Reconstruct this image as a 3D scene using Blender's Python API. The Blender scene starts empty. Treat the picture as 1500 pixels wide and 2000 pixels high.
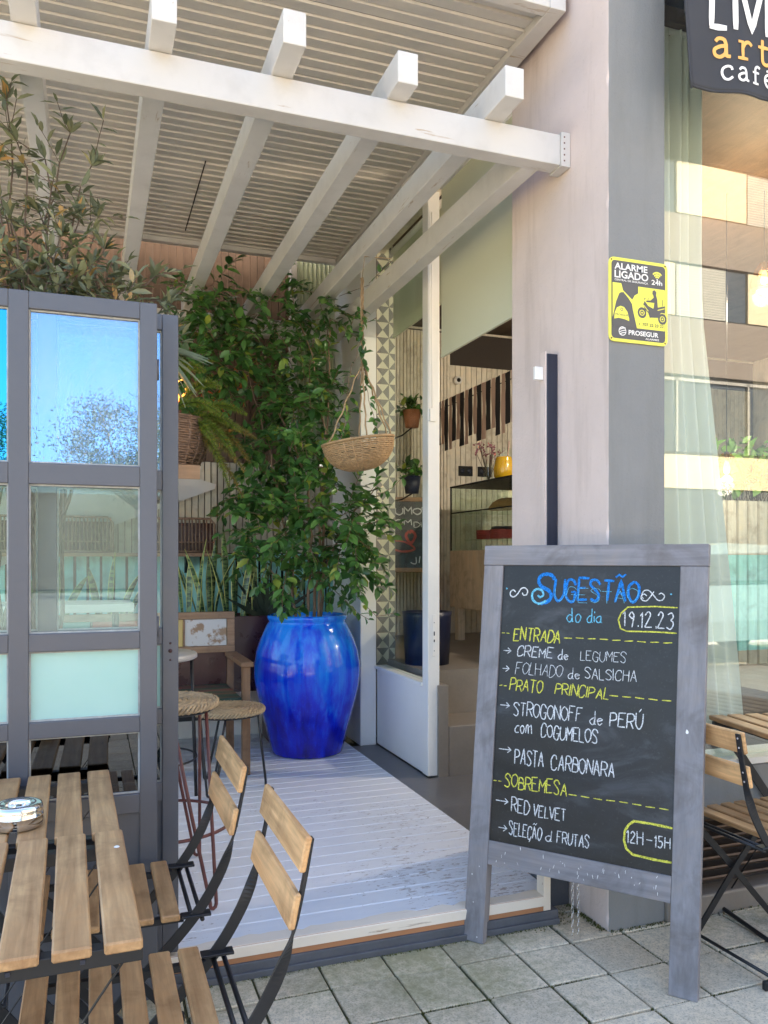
import bpy, bmesh, math, random
from mathutils import Vector, Matrix, Euler
R = math.radians
rnd = random.Random(7)
scene = bpy.context.scene
COL = scene.collection

# ------------------------------------------------------------------ camera
cam_d = bpy.data.cameras.new("camera")
cam = bpy.data.objects.new("camera", cam_d); COL.objects.link(cam)
cam.location = (0, 0, 1.3)
cam.rotation_euler = (R(90), 0, R(-20))
cam_d.sensor_fit = 'HORIZONTAL'; cam_d.sensor_width = 36.0
cam_d.lens = 36.0 * 1581 / 1500
cam_d.shift_y = 90 / 1500
cam_d.clip_start = 0.05; cam_d.clip_end = 3000
scene.camera = cam

# ------------------------------------------------------------------ light
SUN_EL, SUN_AZ = R(42), R(12)          # sun stands behind the building: the terrace and street front lie in open shade
world = bpy.data.worlds.new("World"); scene.world = world
world.use_nodes = True
wn = world.node_tree.nodes; wl = world.node_tree.links
sky = wn.new('ShaderNodeTexSky'); sky.sky_type = 'NISHITA'; sky.sun_disc = False
sky.sun_elevation = SUN_EL; sky.sun_rotation = SUN_AZ
sky.air_density = 1.0; sky.dust_density = 2.5; sky.ozone_density = 1.0
bg = wn['Background']; bg.inputs[1].default_value = 0.075
wl.new(sky.outputs[0], bg.inputs[0])
sun_d = bpy.data.lights.new("sun", 'SUN'); sun_d.energy = 4.4; sun_d.angle = R(0.5); sun_d.color = (1, .90, .76)
sun = bpy.data.objects.new("sun", sun_d); COL.objects.link(sun)
sp = Vector((math.sin(SUN_AZ) * math.cos(SUN_EL), math.cos(SUN_AZ) * math.cos(SUN_EL), math.sin(SUN_EL)))
sun.rotation_euler = sp.to_track_quat('Z', 'Y').to_euler()
sun.location = sp * 40
vs = scene.view_settings
scene.display_settings.display_device = 'sRGB'
vs.view_transform = 'Standard'; vs.look = 'None'; vs.exposure = 3.42; vs.gamma = 1.0
cy = scene.cycles
cy.max_bounces = 10; cy.diffuse_bounces = 5; cy.glossy_bounces = 4; cy.transparent_max_bounces = 16; cy.transmission_bounces = 6
cy.sample_clamp_indirect = 6; cy.caustics_reflective = False; cy.caustics_refractive = False
try:
    cy.use_denoising = True; cy.denoiser = 'OPENIMAGEDENOISE'; cy.denoising_input_passes = 'RGB_ALBEDO_NORMAL'
except Exception: pass

# ------------------------------------------------------------------ mesh helpers
class MB:
    def __init__(s): s.v = []; s.f = []; s.m = []; s.sm = []; s.cm = 0
    def add(s, vs, fs, smooth=False):
        o = len(s.v); s.v += [tuple(p) for p in vs]
        for f in fs: s.f.append(tuple(i + o for i in f)); s.m.append(s.cm); s.sm.append(smooth)
    def box(s, a, b, M=None):
        x0, y0, z0 = a; x1, y1, z1 = b
        vs = [(x0,y0,z0),(x1,y0,z0),(x1,y1,z0),(x0,y1,z0),(x0,y0,z1),(x1,y0,z1),(x1,y1,z1),(x0,y1,z1)]
        if M: vs = [M @ Vector(p) for p in vs]
        s.add(vs, [(0,3,2,1),(4,5,6,7),(0,1,5,4),(1,2,6,5),(2,3,7,6),(3,0,4,7)])
    def cbox(s, c, size, M=None, bev=0.0):
        a = [-q/2 for q in size]; b = [q/2 for q in size]
        T = Matrix.Translation(c) @ (M.to_4x4() if M else Matrix())
        if bev <= 0: s.box(a, b, T); return
        # chamfered box
        hx, hy, hz = b; e = bev; vs = []
        for sx in (-1,1):
            for sy in (-1,1):
                for sz in (-1,1):
                    vs += [(sx*hx, sy*(hy-e), sz*(hz-e)), (sx*(hx-e), sy*hy, sz*(hz-e)), (sx*(hx-e), sy*(hy-e), sz*hz)]
        bm = bmesh.new()
        for p in vs: bm.verts.new(p)
        bmesh.ops.convex_hull(bm, input=bm.verts)
        bmesh.ops.recalc_face_normals(bm, faces=bm.faces)
        bm.verts.index_update()
        s.add([T @ v.co for v in bm.verts], [tuple(v.index for v in f.verts) for f in bm.faces]); bm.free()
    def tube(s, pts, r, n=8, closed=False, caps=True):
        pts = [Vector(p) for p in pts]; N = len(pts)
        rs = r if isinstance(r, (list, tuple)) else [r]*N
        vs = []; up = Vector((0.13, 0.21, 0.97))
        for i, p in enumerate(pts):
            if closed: t = pts[(i+1) % N] - pts[i-1]
            else: t = pts[min(i+1, N-1)] - pts[max(i-1, 0)]
            if t.length < 1e-9: t = Vector((0,0,1))
            t.normalize()
            if i == 0:
                a = t.cross(up)
                if a.length < .05: a = t.cross(Vector((1,0,0)))
            else: a = a - t*a.dot(t)
            a.normalize(); b = t.cross(a)
            for k in range(n):
                q = 2*math.pi*k/n; vs.append(p + (a*math.cos(q) + b*math.sin(q))*rs[i])
        fs = []
        for i in range(N if closed else N-1):
            j = (i+1) % N
            for k in range(n): fs.append((i*n+k, i*n+(k+1) % n, j*n+(k+1) % n, j*n+k))
        if caps and not closed: fs.append(tuple(range(n))[::-1]); fs.append(tuple((N-1)*n+k for k in range(n)))
        s.add(vs, fs, True)
    def lathe(s, prof, c=(0,0,0), n=48, closed=False):
        vs = []; fs = []; P = len(prof)
        for (r, z) in prof:
            for k in range(n):
                q = 2*math.pi*k/n; vs.append((c[0]+r*math.cos(q), c[1]+r*math.sin(q), c[2]+z))
        for i in range(P-1):
            for k in range(n): fs.append((i*n+k, i*n+(k+1) % n, (i+1)*n+(k+1) % n, (i+1)*n+k))
        s.add(vs, fs, True)
    def disc(s, c, r, n=32, z=0):
        s.add([(c[0]+r*math.cos(2*math.pi*k/n), c[1]+r*math.sin(2*math.pi*k/n), c[2]) for k in range(n)], [tuple(range(n))])
    def cyl(s, c, r, h, n=32):
        s.lathe([(r, 0), (r, h)], c, n); s.disc((c[0], c[1], c[2]+h), r, n)
    def ribbon(s, pts, wvecs, th):   # flat bar along pts, half width vectors, thickness
        vs = []; N = len(pts); pts = [Vector(p) for p in pts]
        for i, p in enumerate(pts):
            t = (pts[min(i+1, N-1)] - pts[max(i-1, 0)]).normalized(); w = Vector(wvecs[i]); w = w - t*w.dot(t)
            n = t.cross(w).normalized()*th/2
            vs += [p-w-n, p+w-n, p+w+n, p-w+n]
        fs = []
        for i in range(N-1):
            for k in range(4): fs.append((i*4+k, i*4+(k+1) % 4, i*4+4+(k+1) % 4, i*4+4+k))
        fs += [(3,2,1,0), tuple((N-1)*4+k for k in range(4))]
        s.add(vs, fs)
    def poly(s, pts, flip=False):
        f = tuple(range(len(pts))); s.add(pts, [f[::-1] if flip else f])
    def prism(s, outline, d):        # outline in 3D, extruded by vector d
        n = len(outline); d = Vector(d); a = [Vector(p) for p in outline]
        s.add(a + [p+d for p in a], [tuple(range(n))[::-1], tuple(range(n, 2*n))] + [(i, (i+1) % n, n+(i+1) % n, n+i) for i in range(n)])

def obj(name, mb, mat, parent=None, loc=None, bevel=0.0, recalc=True):
    me = bpy.data.meshes.new(name)
    me.from_pydata(mb.v, [], mb.f)
    mats = mat if isinstance(mat, (list, tuple)) else [mat]
    for m in mats: me.materials.append(m)
    me.polygons.foreach_set('material_index', mb.m); me.polygons.foreach_set('use_smooth', mb.sm)
    if recalc:
        bm = bmesh.new(); bm.from_mesh(me); bmesh.ops.recalc_face_normals(bm, faces=bm.faces); bm.to_mesh(me); bm.free()
    me.update()
    o = bpy.data.objects.new(name, me); COL.objects.link(o)
    off = None
    if parent is not None:
        o.parent = parent
        if parent.get('_world'):
            q = parent
            o.location = -WLOC[parent.name] if parent.type == 'EMPTY' else Vector((0,0,0))
            o['_world'] = 1
    if loc: o.location = loc
    if bevel > 0:
        b = o.modifiers.new('bevel', 'BEVEL'); b.width = bevel; b.segments = 2; b.limit_method = 'ANGLE'; b.angle_limit = R(40)
    return o
WLOC = {}
def tag(o, label, cat, group=None):
    o['label'] = label; o['category'] = cat
    if group: o['group'] = group
    return o
def struct(o): o['kind'] = 'structure'; return o
def thing(name, label, cat, loc=(0,0,0), rz=0, group=None, world=False):
    """Empty at a thing's base. world=True: its parts are written in world coordinates."""
    o = bpy.data.objects.new(name, None); COL.objects.link(o)
    o.location = loc; o.rotation_euler = (0, 0, rz); o.empty_display_size = .1
    tag(o, label, cat, group)
    if world: o['_world'] = 1; WLOC[o.name] = Vector(loc)
    return o
def dup(root, loc, rz, label):
    r = root.copy(); COL.objects.link(r); r.location = loc; r.rotation_euler = (0, 0, rz); r['label'] = label
    for ch in list(root.children):
        c = ch.copy(); COL.objects.link(c); c.parent = r
        for g in list(ch.children):
            d = g.copy(); COL.objects.link(d); d.parent = c
    return r

# ------------------------------------------------------------------ materials
class NT:
    def __init__(s, name):
        s.m = bpy.data.materials.new(name); s.m.use_nodes = True
        s.t = s.m.node_tree; s.n = s.t.nodes; s.l = s.t.links
        s.b = s.n['Principled BSDF']; s.out = s.n['Material Output']
    def node(s, t, **kw):
        x = s.n.new(t)
        for k, v in kw.items(): setattr(x, k, v)
        return x
    def coord(s, scale=(1,1,1), rot=(0,0,0), kind='Object'):
        tc = s.node('ShaderNodeTexCoord'); mp = s.node('ShaderNodeMapping')
        mp.inputs['Scale'].default_value = scale; mp.inputs['Rotation'].default_value = rot
        s.l.new(tc.outputs[kind], mp.inputs[0]); return mp.outputs[0]
    def noise(s, vec, scale, detail=4, rough=.55, dist=0):
        x = s.node('ShaderNodeTexNoise'); x.inputs['Scale'].default_value = scale; x.inputs['Detail'].default_value = detail
        x.inputs['Roughness'].default_value = rough; x.inputs['Distortion'].default_value = dist
        s.l.new(vec, x.inputs['Vector']); return x.outputs['Fac']
    def ramp(s, fac, stops):
        x = s.node('ShaderNodeValToRGB'); e = x.color_ramp.elements
        while len(e) < len(stops): e.new(.5)
        for i, (p, c) in enumerate(stops):
            e[i].position = p; e[i].color = (c if len(c) == 4 else (*c, 1)) if isinstance(c, tuple) else (c, c, c, 1)
        s.l.new(fac, x.inputs[0]); return x.outputs[0]
    def mix(s, fac, a, b, mode='MIX'):
        x = s.node('ShaderNodeMix', data_type='RGBA', blend_type=mode)
        for i, q in ((0, fac), (6, a), (7, b)):
            if isinstance(q, (int, float)): x.inputs[i].default_value = q
            elif isinstance(q, tuple): x.inputs[i].default_value = (*q, 1) if len(q) == 3 else q
            else: s.l.new(q, x.inputs[i])
        return x.outputs[2]
    def bump(s, h, strength=.3, dist=.01):
        x = s.node('ShaderNodeBump'); x.inputs['Strength'].default_value = strength; x.inputs['Distance'].default_value = dist
        s.l.new(h, x.inputs['Height']); s.l.new(x.outputs[0], s.b.inputs['Normal'])
    def col(s, c):
        if isinstance(c, tuple): s.b.inputs['Base Color'].default_value = (*c, 1)
        else: s.l.new(c, s.b.inputs['Base Color'])
    def rough(s, r):
        if isinstance(r, (int, float)): s.b.inputs['Roughness'].default_value = r
        else: s.l.new(r, s.b.inputs['Roughness'])
def mul(c, k): return tuple(min(1, q*k) for q in c)

def plain(name, c, rough=.55, var=.12, scale=6, bump=.12, bdist=.003, stretch=(1,1,1), metal=0, fine=60, spec=.5):
    t = NT(name); v = t.coord(stretch)
    n1 = t.noise(v, scale, 5, .6); n2 = t.noise(v, fine, 3, .6)
    a = t.ramp(n1, [(.3, mul(c, 1-var)), (.7, mul(c, 1+var))])
    t.col(t.mix(.35, a, t.mix(n2, mul(c, 1-var*1.3), mul(c, 1+var*1.1))))
    t.rough(t.ramp(n1, [(.3, max(0, rough-.08)), (.7, min(1, rough+.08))]))
    t.b.inputs['Metallic'].default_value = metal; t.b.inputs['Specular IOR Level'].default_value = spec
    t.bump(n2, bump, bdist)
    return t.m
def wood(name, c1, c2, axis='Y', rough=.6, scale=1.0, isl=.25, bump=.15, spec=.35):
    t = NT(name); st = {'X': (1.5, 22, 22), 'Y': (22, 1.5, 22), 'Z': (22, 22, 1.5)}[axis]
    st = tuple(q*scale for q in st)
    g = t.node('ShaderNodeNewGeometry'); tc = t.node('ShaderNodeTexCoord')
    add = t.node('ShaderNodeVectorMath', operation='MULTIPLY_ADD'); add.inputs[1].default_value = (1,1,1)
    comb = t.node('ShaderNodeVectorMath', operation='SCALE'); comb.inputs['Scale'].default_value = 7.3
    vv = t.node('ShaderNodeCombineXYZ')
    for i in range(3): t.l.new(g.outputs['Random Per Island'], vv.inputs[i])
    t.l.new(vv.outputs[0], comb.inputs[0]); t.l.new(tc.outputs['Object'], add.inputs[0]); t.l.new(comb.outputs[0], add.inputs[2])
    mp = t.node('ShaderNodeMapping'); mp.inputs['Scale'].default_value = st; t.l.new(add.outputs[0], mp.inputs[0])
    n1 = t.noise(mp.outputs[0], 1.0, 6, .62, 1.2); n2 = t.noise(mp.outputs[0], 4.5, 3, .6, .3)
    c = t.ramp(n1, [(.28, c1), (.72, c2)])
    c = t.mix(t.ramp(n2, [(.35, .0), (.8, .45)]), c, mul(c1, .62))
    n5 = t.noise(add.outputs[0], 7.0, 5, .65, .6)
    c = t.mix(1.0, c, t.ramp(n5, [(.30, (.70,.66,.62)), (.5, (1.0,1.0,1.0)), (.72, (1.12,1.05,.96))]), 'MULTIPLY')
    mr = t.node('ShaderNodeMapRange'); mr.inputs[3].default_value = 1-isl; mr.inputs[4].default_value = 1+isl
    t.l.new(g.outputs['Random Per Island'], mr.inputs[0])
    gr = t.node('ShaderNodeCombineColor')
    for i in range(3): t.l.new(mr.outputs[0], gr.inputs[i])
    t.col(t.mix(1.0, c, gr.outputs[0], 'MULTIPLY')); t.rough(rough); t.b.inputs['Specular IOR Level'].default_value = spec
    t.bump(n2, bump, .002)
    return t.m
def worn_paint(name, c, under, amount=.62, axis='X', rough=.55, var=.06, sc=1.0, grime=(.5,.47,.44)):
    t = NT(name); st = {'X': (3, 30, 30), 'Y': (30, 3, 30), 'Z': (30, 30, 3)}[axis]
    v = t.coord(tuple(q*sc for q in st)); v2 = t.coord()
    n = t.noise(v, 1.3, 6, .65, .4); big = t.noise(v2, 1.6, 4, .6); md = t.noise(v2, 9, 4, .6)
    base = t.mix(t.ramp(big, [(.35, 0.0), (.7, 1.0)]), mul(c, 1-var), mul(c, 1+var))
    base = t.mix(t.ramp(md, [(.5, 0.0), (.8, .25)]), base, tuple(c[i]*grime[i] for i in range(3)))
    mth = t.node('ShaderNodeMath', operation='MULTIPLY_ADD'); t.l.new(big, mth.inputs[0]); mth.inputs[1].default_value = .35; t.l.new(n, mth.inputs[2])
    k = t.ramp(mth.outputs[0], [(amount+.14, 0.0), (amount+.20, 1.0)])
    t.col(t.mix(k, base, under)); t.rough(rough)
    t.bump(n, .12, .003)
    return t.m
def glass(name, tint=(1,1,1), refl=.12, gcol=(1,1,1), rough=0.0, top=.55, pw_=3.5):
    t = NT(name); t.n.remove(t.b)
    tr = t.node('ShaderNodeBsdfTransparent'); tr.inputs[0].default_value = (*tint, 1)
    gl = t.node('ShaderNodeBsdfGlossy'); gl.inputs[0].default_value = (*gcol, 1); gl.inputs['Roughness'].default_value = rough
    lw = t.node('ShaderNodeLayerWeight'); lw.inputs[0].default_value = .35
    mr = t.node('ShaderNodeMapRange'); mr.inputs[3].default_value = refl; mr.inputs[4].default_value = top
    pw = t.node('ShaderNodeMath', operation='POWER'); pw.inputs[1].default_value = pw_
    t.l.new(lw.outputs['Facing'], pw.inputs[0]); t.l.new(pw.outputs[0], mr.inputs[0])
    mx = t.node('ShaderNodeMixShader'); t.l.new(mr.outputs[0], mx.inputs[0]); t.l.new(tr.outputs[0], mx.inputs[1]); t.l.new(gl.outputs[0], mx.inputs[2])
    t.l.new(mx.outputs[0], t.out.inputs[0]); return t.m
def dusty(m, amt=.10):
    nt = m.node_tree; out = nt.nodes['Material Output']; src = out.inputs[0].links[0].from_socket
    tc = nt.nodes.new('ShaderNodeTexCoord'); n = nt.nodes.new('ShaderNodeTexNoise'); n.inputs['Scale'].default_value = 5; n.inputs['Detail'].default_value = 7; n.inputs['Roughness'].default_value = .65
    mp = nt.nodes.new('ShaderNodeMapping'); mp.inputs['Scale'].default_value = (1, 1, .45); mp.inputs['Rotation'].default_value = (0, .5, 0)
    nt.links.new(tc.outputs['Object'], mp.inputs[0]); nt.links.new(mp.outputs[0], n.inputs['Vector'])
    mr = nt.nodes.new('ShaderNodeMapRange'); mr.inputs[1].default_value = .35; mr.inputs[2].default_value = .75; mr.inputs[3].default_value = amt*.25; mr.inputs[4].default_value = amt*1.6
    nt.links.new(n.outputs['Fac'], mr.inputs[0]); d = nt.nodes.new('ShaderNodeBsdfDiffuse'); d.inputs[0].default_value = (.75,.76,.76,1)
    mx = nt.nodes.new('ShaderNodeMixShader'); nt.links.new(mr.outputs[0], mx.inputs[0]); nt.links.new(src, mx.inputs[1]); nt.links.new(d.outputs[0], mx.inputs[2]); nt.links.new(mx.outputs[0], out.inputs[0])
    return m
def leafmat(name, c1, c2, c3, rough=.4, transl=.25, spec=.5):
    t = NT(name); g = t.node('ShaderNodeNewGeometry')
    c = t.ramp(g.outputs['Random Per Island'], [(0.0, c1), (.5, c2), (.93, c3), (.965, (c3[0]*2.2+.02, c3[1]*1.25, c3[2]*.8))])
    v = t.coord(); n = t.noise(v, 35, 3)
    c = t.mix(.25, c, t.mix(n, mul(c1, .6), mul(c3, 1.1)))
    t.col(c); t.rough(rough); t.b.inputs['Specular IOR Level'].default_value = spec
    tl = t.node('ShaderNodeBsdfTranslucent'); t.l.new(t.mix(1.0, c, (1.0, 1.25, .5), 'MULTIPLY'), tl.inputs[0])
    mx = t.node('ShaderNodeMixShader'); mx.inputs[0].default_value = transl
    t.l.new(t.b.outputs[0], mx.inputs[1]); t.l.new(tl.outputs[0], mx.inputs[2]); t.l.new(mx.outputs[0], t.out.inputs[0])
    return t.m
def emit(name, c, s):
    t = NT(name); t.col(c); t.b.inputs['Emission Color'].default_value = (*c, 1); t.b.inputs['Emission Strength'].default_value = s; return t.m

M = {}
M['pergola'] = worn_paint('white_weathered_paint', (.57,.545,.515), (.42,.33,.24), .70, 'X', .5, .07)
M['pergola_y'] = worn_paint('white_weathered_paint_lengthwise', (.62,.595,.56), (.42,.33,.24), .70, 'Y', .5, .07)
M['white'] = plain('white_gloss_paint', (.84,.82,.78), .4, .05, 3, .06)
M['ceil'] = plain('taupe_board_paint', (.60,.56,.50), .6, .08, 3, .1, stretch=(1,8,1))
M['beige'] = None
def plaster(name, c, stain, bump=.35, fine=90):
    t = NT(name); v = t.coord(); vz = t.coord((6, 6, .7))
    n1 = t.noise(v, 2.2, 6, .6); n2 = t.noise(v, fine, 4, .65); n3 = t.noise(vz, 1.6, 5, .65)
    a = t.ramp(n1, [(.3, mul(c, .92)), (.7, mul(c, 1.07))])
    a = t.mix(t.ramp(n3, [(.48, 0.0), (.74, .75)]), a, stain)
    a = t.mix(t.ramp(n2, [(.62, 0.0), (.75, .25)]), a, mul(stain, .7))
    t.col(a); t.rough(.75); t.b.inputs['Specular IOR Level'].default_value = .25
    t.bump(n2, bump, .004); return t.m
M['beige'] = plaster('beige_render', (.68,.565,.515), (.50,.40,.35), .55)
M['dark'] = plaster('dark_grey_render', (.235,.235,.23), (.20,.20,.19), .5, 120)
M['upper'] = plaster('pale_facade_render', (.5,.46,.42), (.4,.37,.34), .3)
t = NT('white_deck_paint'); v = t.coord((26, 85, 85)); v2 = t.coord(); v3 = t.coord((5, 22, 22))
fl = t.noise(v, 1.0, 5, .7, .3); big = t.noise(v2, 1.15, 3, .5); md = t.noise(v3, 1.0, 4, .6)
k = t.node('ShaderNodeMath', operation='MULTIPLY_ADD'); t.l.new(big, k.inputs[0]); k.inputs[1].default_value = .55; t.l.new(fl, k.inputs[2])
c = t.mix(t.ramp(md, [(.35, 0.0), (.7, 1.0)]), (.73,.735,.76), (.78,.78,.795))
c = t.mix(t.ramp(k.outputs[0], [(.925, 0.0), (.95, .75)]), c, (.27,.20,.165))
c = t.mix(t.ramp(t.noise(v2, 3.1, 4), [(.5, 0.0), (.75, .10)]), c, (.5,.49,.5))
t.col(c); t.rough(.40); t.bump(fl, .12, .002); M['deck'] = t.m
M['nosing'] = worn_paint('chipped_cream_paint', (.80,.70,.575), (.30,.19,.11), .70, 'X', .5, .06, .8)
M['fascia'] = worn_paint('worn_brown_fascia', (.42,.19,.085), (.26,.14,.08), .7, 'X', .7, .12, .7)
M['step_dark'] = plain('dark_painted_step', (.085,.088,.10), .55, .3, 5, .3, .004)
M['concrete'] = plain('smooth_concrete', (.215,.185,.155), .5, .18, 3, .2, .003)
M['dark_concrete'] = plain('dark_polished_concrete', (.13,.125,.125), .38, .2, 3, .15)
M['door'] = plain('slate_grey_door_paint', (.088,.091,.106), .42, .10, 5, .12, .002)
M['door_edge'] = M['door']
M['metal'] = plain('black_powder_coat', (.010,.010,.012), .45, .2, 20, .05, .001)
M['chrome'] = plain('brushed_steel', (.75,.74,.73), .12, .05, 10, .02, .0005, metal=1)
M['rust'] = plain('rust_brown_rod', (.12,.035,.028), .45, .25, 30, .1, .001)
M['acacia'] = wood('oiled_acacia', (.38,.20,.085), (.76,.47,.225), 'Y', .5, 1.0, .32, .2)
M['pale_wood'] = wood('pale_pine', (.52,.37,.22), (.66,.50,.33), 'Y', .55, .8, .08)
M['pale_wood_z'] = wood('pale_pine_upright', (.58,.45,.29), (.70,.56,.39), 'Z', .55, .7, .1)
M['old_wood'] = wood('old_brown_wood', (.20,.11,.06), (.33,.20,.12), 'Z', .6, 1, .15)
M['old_wood_x'] = wood('old_brown_wood_rail', (.26,.15,.085), (.42,.27,.165), 'X', .6, 1, .12)
M['board_wood'] = wood('blue_grey_stained_wood', (.205,.194,.202), (.295,.282,.292), 'Z', .6, .8, .06, .3)
M['board_wood_x'] = wood('blue_grey_stained_rail', (.195,.184,.194), (.285,.272,.282), 'X', .6, .8, .06, .3)
M['brown_slat'] = wood('brown_painted_slat', (.105,.066,.044), (.15,.098,.067), 'Z', .6, .6, .12)
M['cream_slat'] = wood('cream_painted_slat', (.46,.43,.35), (.56,.525,.44), 'Z', .55, .6, .05)
M['lining'] = wood('pale_lining_slat', (.66,.60,.49), (.76,.70,.585), 'Z', .55, .6, .05)
M['mint_slat'] = wood('mint_painted_slat', (.27,.62,.61), (.35,.70,.68), 'Z', .5, .6, .06)
M['green_corr'] = plain('pale_green_sheet', (.40,.44,.30), .45, .07, 4, .05)
M['red_box'] = plain('dark_red_lacquer', (.05,.012,.012), .3, .4, 7, .1)
M['black'] = plain('black_backing', (.012,.012,.012), .8, .2, 8, .05)
M['gap'] = plain('dark_gap', (.045,.035,.03), .9, .2, 8, .05)
M['rope'] = plain('jute_rope', (.36,.25,.14), .8, .25, 60, .5, .002)
M['soil'] = plain('dark_soil', (.03,.022,.015), .95, .4, 30, .8, .01)
M['glass'] = glass('window_glass', (.94,.97,.94), .115); M['side_glass'] = glass('side_screen_glass', (.93,.96,.93), .03, top=.3, pw_=5)
M['door_glass'] = glass('door_glass', (.88,.96,.94), .035, (.8,.93,1.0)); M['door_glass_top'] = glass('door_glass_upper', (.62,.80,.95), .25, (.42,.66,1.0))  # blue in the gloss colour makes these panes mirror a bluer sky
M['sky_blue_glass'] = glass('sky_tinted_glass', (.05,.30,.60), .45, (.06,.52,1.0))  # saturated sky reflection put into the glass colour
M['dark_glass'] = glass('dark_lower_glass', (.22,.25,.25), .10)
dusty(M['door_glass'], .03); dusty(M['door_glass_top'], .12); dusty(M['glass'], .025)
M['case_glass'] = glass('display_glass', (.93,.97,.94), .05, top=.25)
M['blind'] = plain('cream_roller_blind', (.62,.62,.46), .7, .03, 2, .05)
M['curtain'] = plain('sheer_cream_curtain', (.78,.78,.69), .8, .04, 3, .1)
# frosted mint pane
t = NT('frosted_mint_pane'); v = t.coord(); n = t.noise(v, 5, 3)
t.col(t.ramp(n, [(.3, (.46,.73,.67)), (.7, (.53,.78,.73))])); t.rough(.32)
tl = t.node('ShaderNodeBsdfTranslucent'); tl.inputs[0].default_value = (.55,.85,.78,1)
mx = t.node('ShaderNodeMixShader'); mx.inputs[0].default_value = .3
t.l.new(t.b.outputs[0], mx.inputs[1]); t.l.new(tl.outputs[0], mx.inputs[2]); t.l.new(mx.outputs[0], t.out.inputs[0]); M['frosted'] = t.m
# cobalt drip glaze
t = NT('cobalt_drip_glaze'); vz = t.coord((20, 20, 1.3)); v = t.coord(); vw = t.coord((8, 8, .9))
tc = t.node('ShaderNodeTexCoord'); sx = t.node('ShaderNodeSeparateXYZ'); t.l.new(tc.outputs['Object'], sx.inputs[0])
drip = t.noise(vz, 1.0, 6, .62, .35); wide = t.noise(vw, 1.0, 4, .6, .3); sp2 = t.noise(v, 75, 5, .75); blot = t.noise(v, 9, 5, .65)
def madd(a, k, b):
    m = t.node('ShaderNodeMath', operation='MULTIPLY_ADD'); t.l.new(a, m.inputs[0]); m.inputs[1].default_value = k
    if isinstance(b, float): m.inputs[2].default_value = b
    else: t.l.new(b, m.inputs[2])
    return m.outputs[0]
a = madd(sx.outputs[2], .62, -.78); a = madd(drip, .95, a); a = madd(wide, .75, a); a = madd(blot, .30, a)
cg = t.ramp(a, [(.02, (.002,.002,.16)), (.22, (.002,.004,.40)), (.40, (.002,.02,.62)), (.56, (.005,.085,.72)), (.80, (.015,.24,.82))])
cg = t.mix(t.ramp(sp2, [(.60, 0.0), (.72, .5)]), cg, (.03,.20,.78)); cg = t.mix(t.ramp(sp2, [(.28, .5), (.40, 0.0)]), cg, (.002,.003,.14))
t.col(cg); t.rough(t.ramp(blot, [(.35, .08), (.7, .22)])); t.b.inputs['Specular IOR Level'].default_value = .4; t.b.inputs['Coat Weight'].default_value = .4; t.b.inputs['Coat Roughness'].default_value = .05
t.bump(t.mix(.35, blot, drip), .22, .02); M['glaze'] = t.m
# chalkboard
t = NT('smudged_chalkboard'); v = t.coord(); vs2 = t.coord((1.2, 3, 2.6), (0, R(20), 0))
n = t.noise(vs2, 3.0, 6, .6, .8); n2 = t.noise(v, 140, 2)
c = t.ramp(n, [(.36, (.008,.0085,.009)), (.56, (.018,.019,.021)), (.72, (.065,.067,.074))])
t.col(t.mix(t.ramp(n2, [(.6, 0.0), (.8, .12)]), c, (.2,.2,.21))); t.rough(t.ramp(n, [(.4, .36), (.7, .5)])); t.b.inputs['Specular IOR Level'].default_value = .42
M['slate'] = t.m
def chalk(name, c):
    t = NT(name); v = t.coord(); n = t.noise(v, 260, 2, .7); n2 = t.noise(v, 25, 3)
    k = t.ramp(n, [(.40, .0), (.56, 1.0)])
    t.col(t.mix(k, mul(c, .38), t.mix(n2, mul(c, .72), c))); t.rough(.9); t.b.inputs['Specular IOR Level'].default_value = .1; return t.m
M['chalk_w'] = chalk('white_chalk', (.86,.86,.86)); M['chalk_y'] = chalk('yellow_chalk', (.86,.82,.12))
M['chalk_b'] = chalk('blue_chalk', (.03,.27,.80)); M['chalk_c'] = chalk('pale_cyan_chalk', (.22,.68,.92))
# pavers
t = NT('mossy_concrete_paver'); v = t.coord(); g = t.node('ShaderNodeNewGeometry')
n1 = t.noise(v, 4.0, 6, .65); n2 = t.noise(v, 150, 4, .75); n3 = t.noise(v, 1.4, 5, .6); n4 = t.noise(v, 38, 5, .7)
c = t.ramp(n1, [(.3, (.62,.515,.36)), (.7, (.79,.68,.505))])
c = t.mix(t.ramp(n4, [(.42, 0.0), (.7, .5)]), c, (.30,.275,.22))
c = t.mix(t.ramp(n2, [(.5, 0.0), (.66, .7)]), c, (.19,.175,.145))
c = t.mix(t.ramp(n2, [(.30, .6), (.40, 0.0)]), c, (.66,.64,.58))
tc = t.node('ShaderNodeTexCoord'); sx = t.node('ShaderNodeSeparateXYZ'); t.l.new(tc.outputs['Object'], sx.inputs[0])
mr2 = t.node('ShaderNodeMapRange'); mr2.inputs[1].default_value = 1.75; mr2.inputs[2].default_value = 2.6; mr2.inputs[3].default_value = -.12; mr2.inputs[4].default_value = .26; t.l.new(sx.outputs[1], mr2.inputs[0])
sm = t.node('ShaderNodeMath', operation='ADD'); t.l.new(mr2.outputs[0], sm.inputs[0]); t.l.new(n3, sm.inputs[1])
sm2 = t.node('ShaderNodeMath', operation='MULTIPLY_ADD'); t.l.new(n4, sm2.inputs[0]); sm2.inputs[1].default_value = .35; t.l.new(sm.outputs[0], sm2.inputs[2])
c = t.mix(t.ramp(sm2.outputs[0], [(.72, 0.0), (.98, .75)]), c, (.23,.22,.10))
mr = t.node('ShaderNodeMapRange'); mr.inputs[3].default_value = .86; mr.inputs[4].default_value = 1.12; t.l.new(g.outputs['Random Per Island'], mr.inputs[0])
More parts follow.
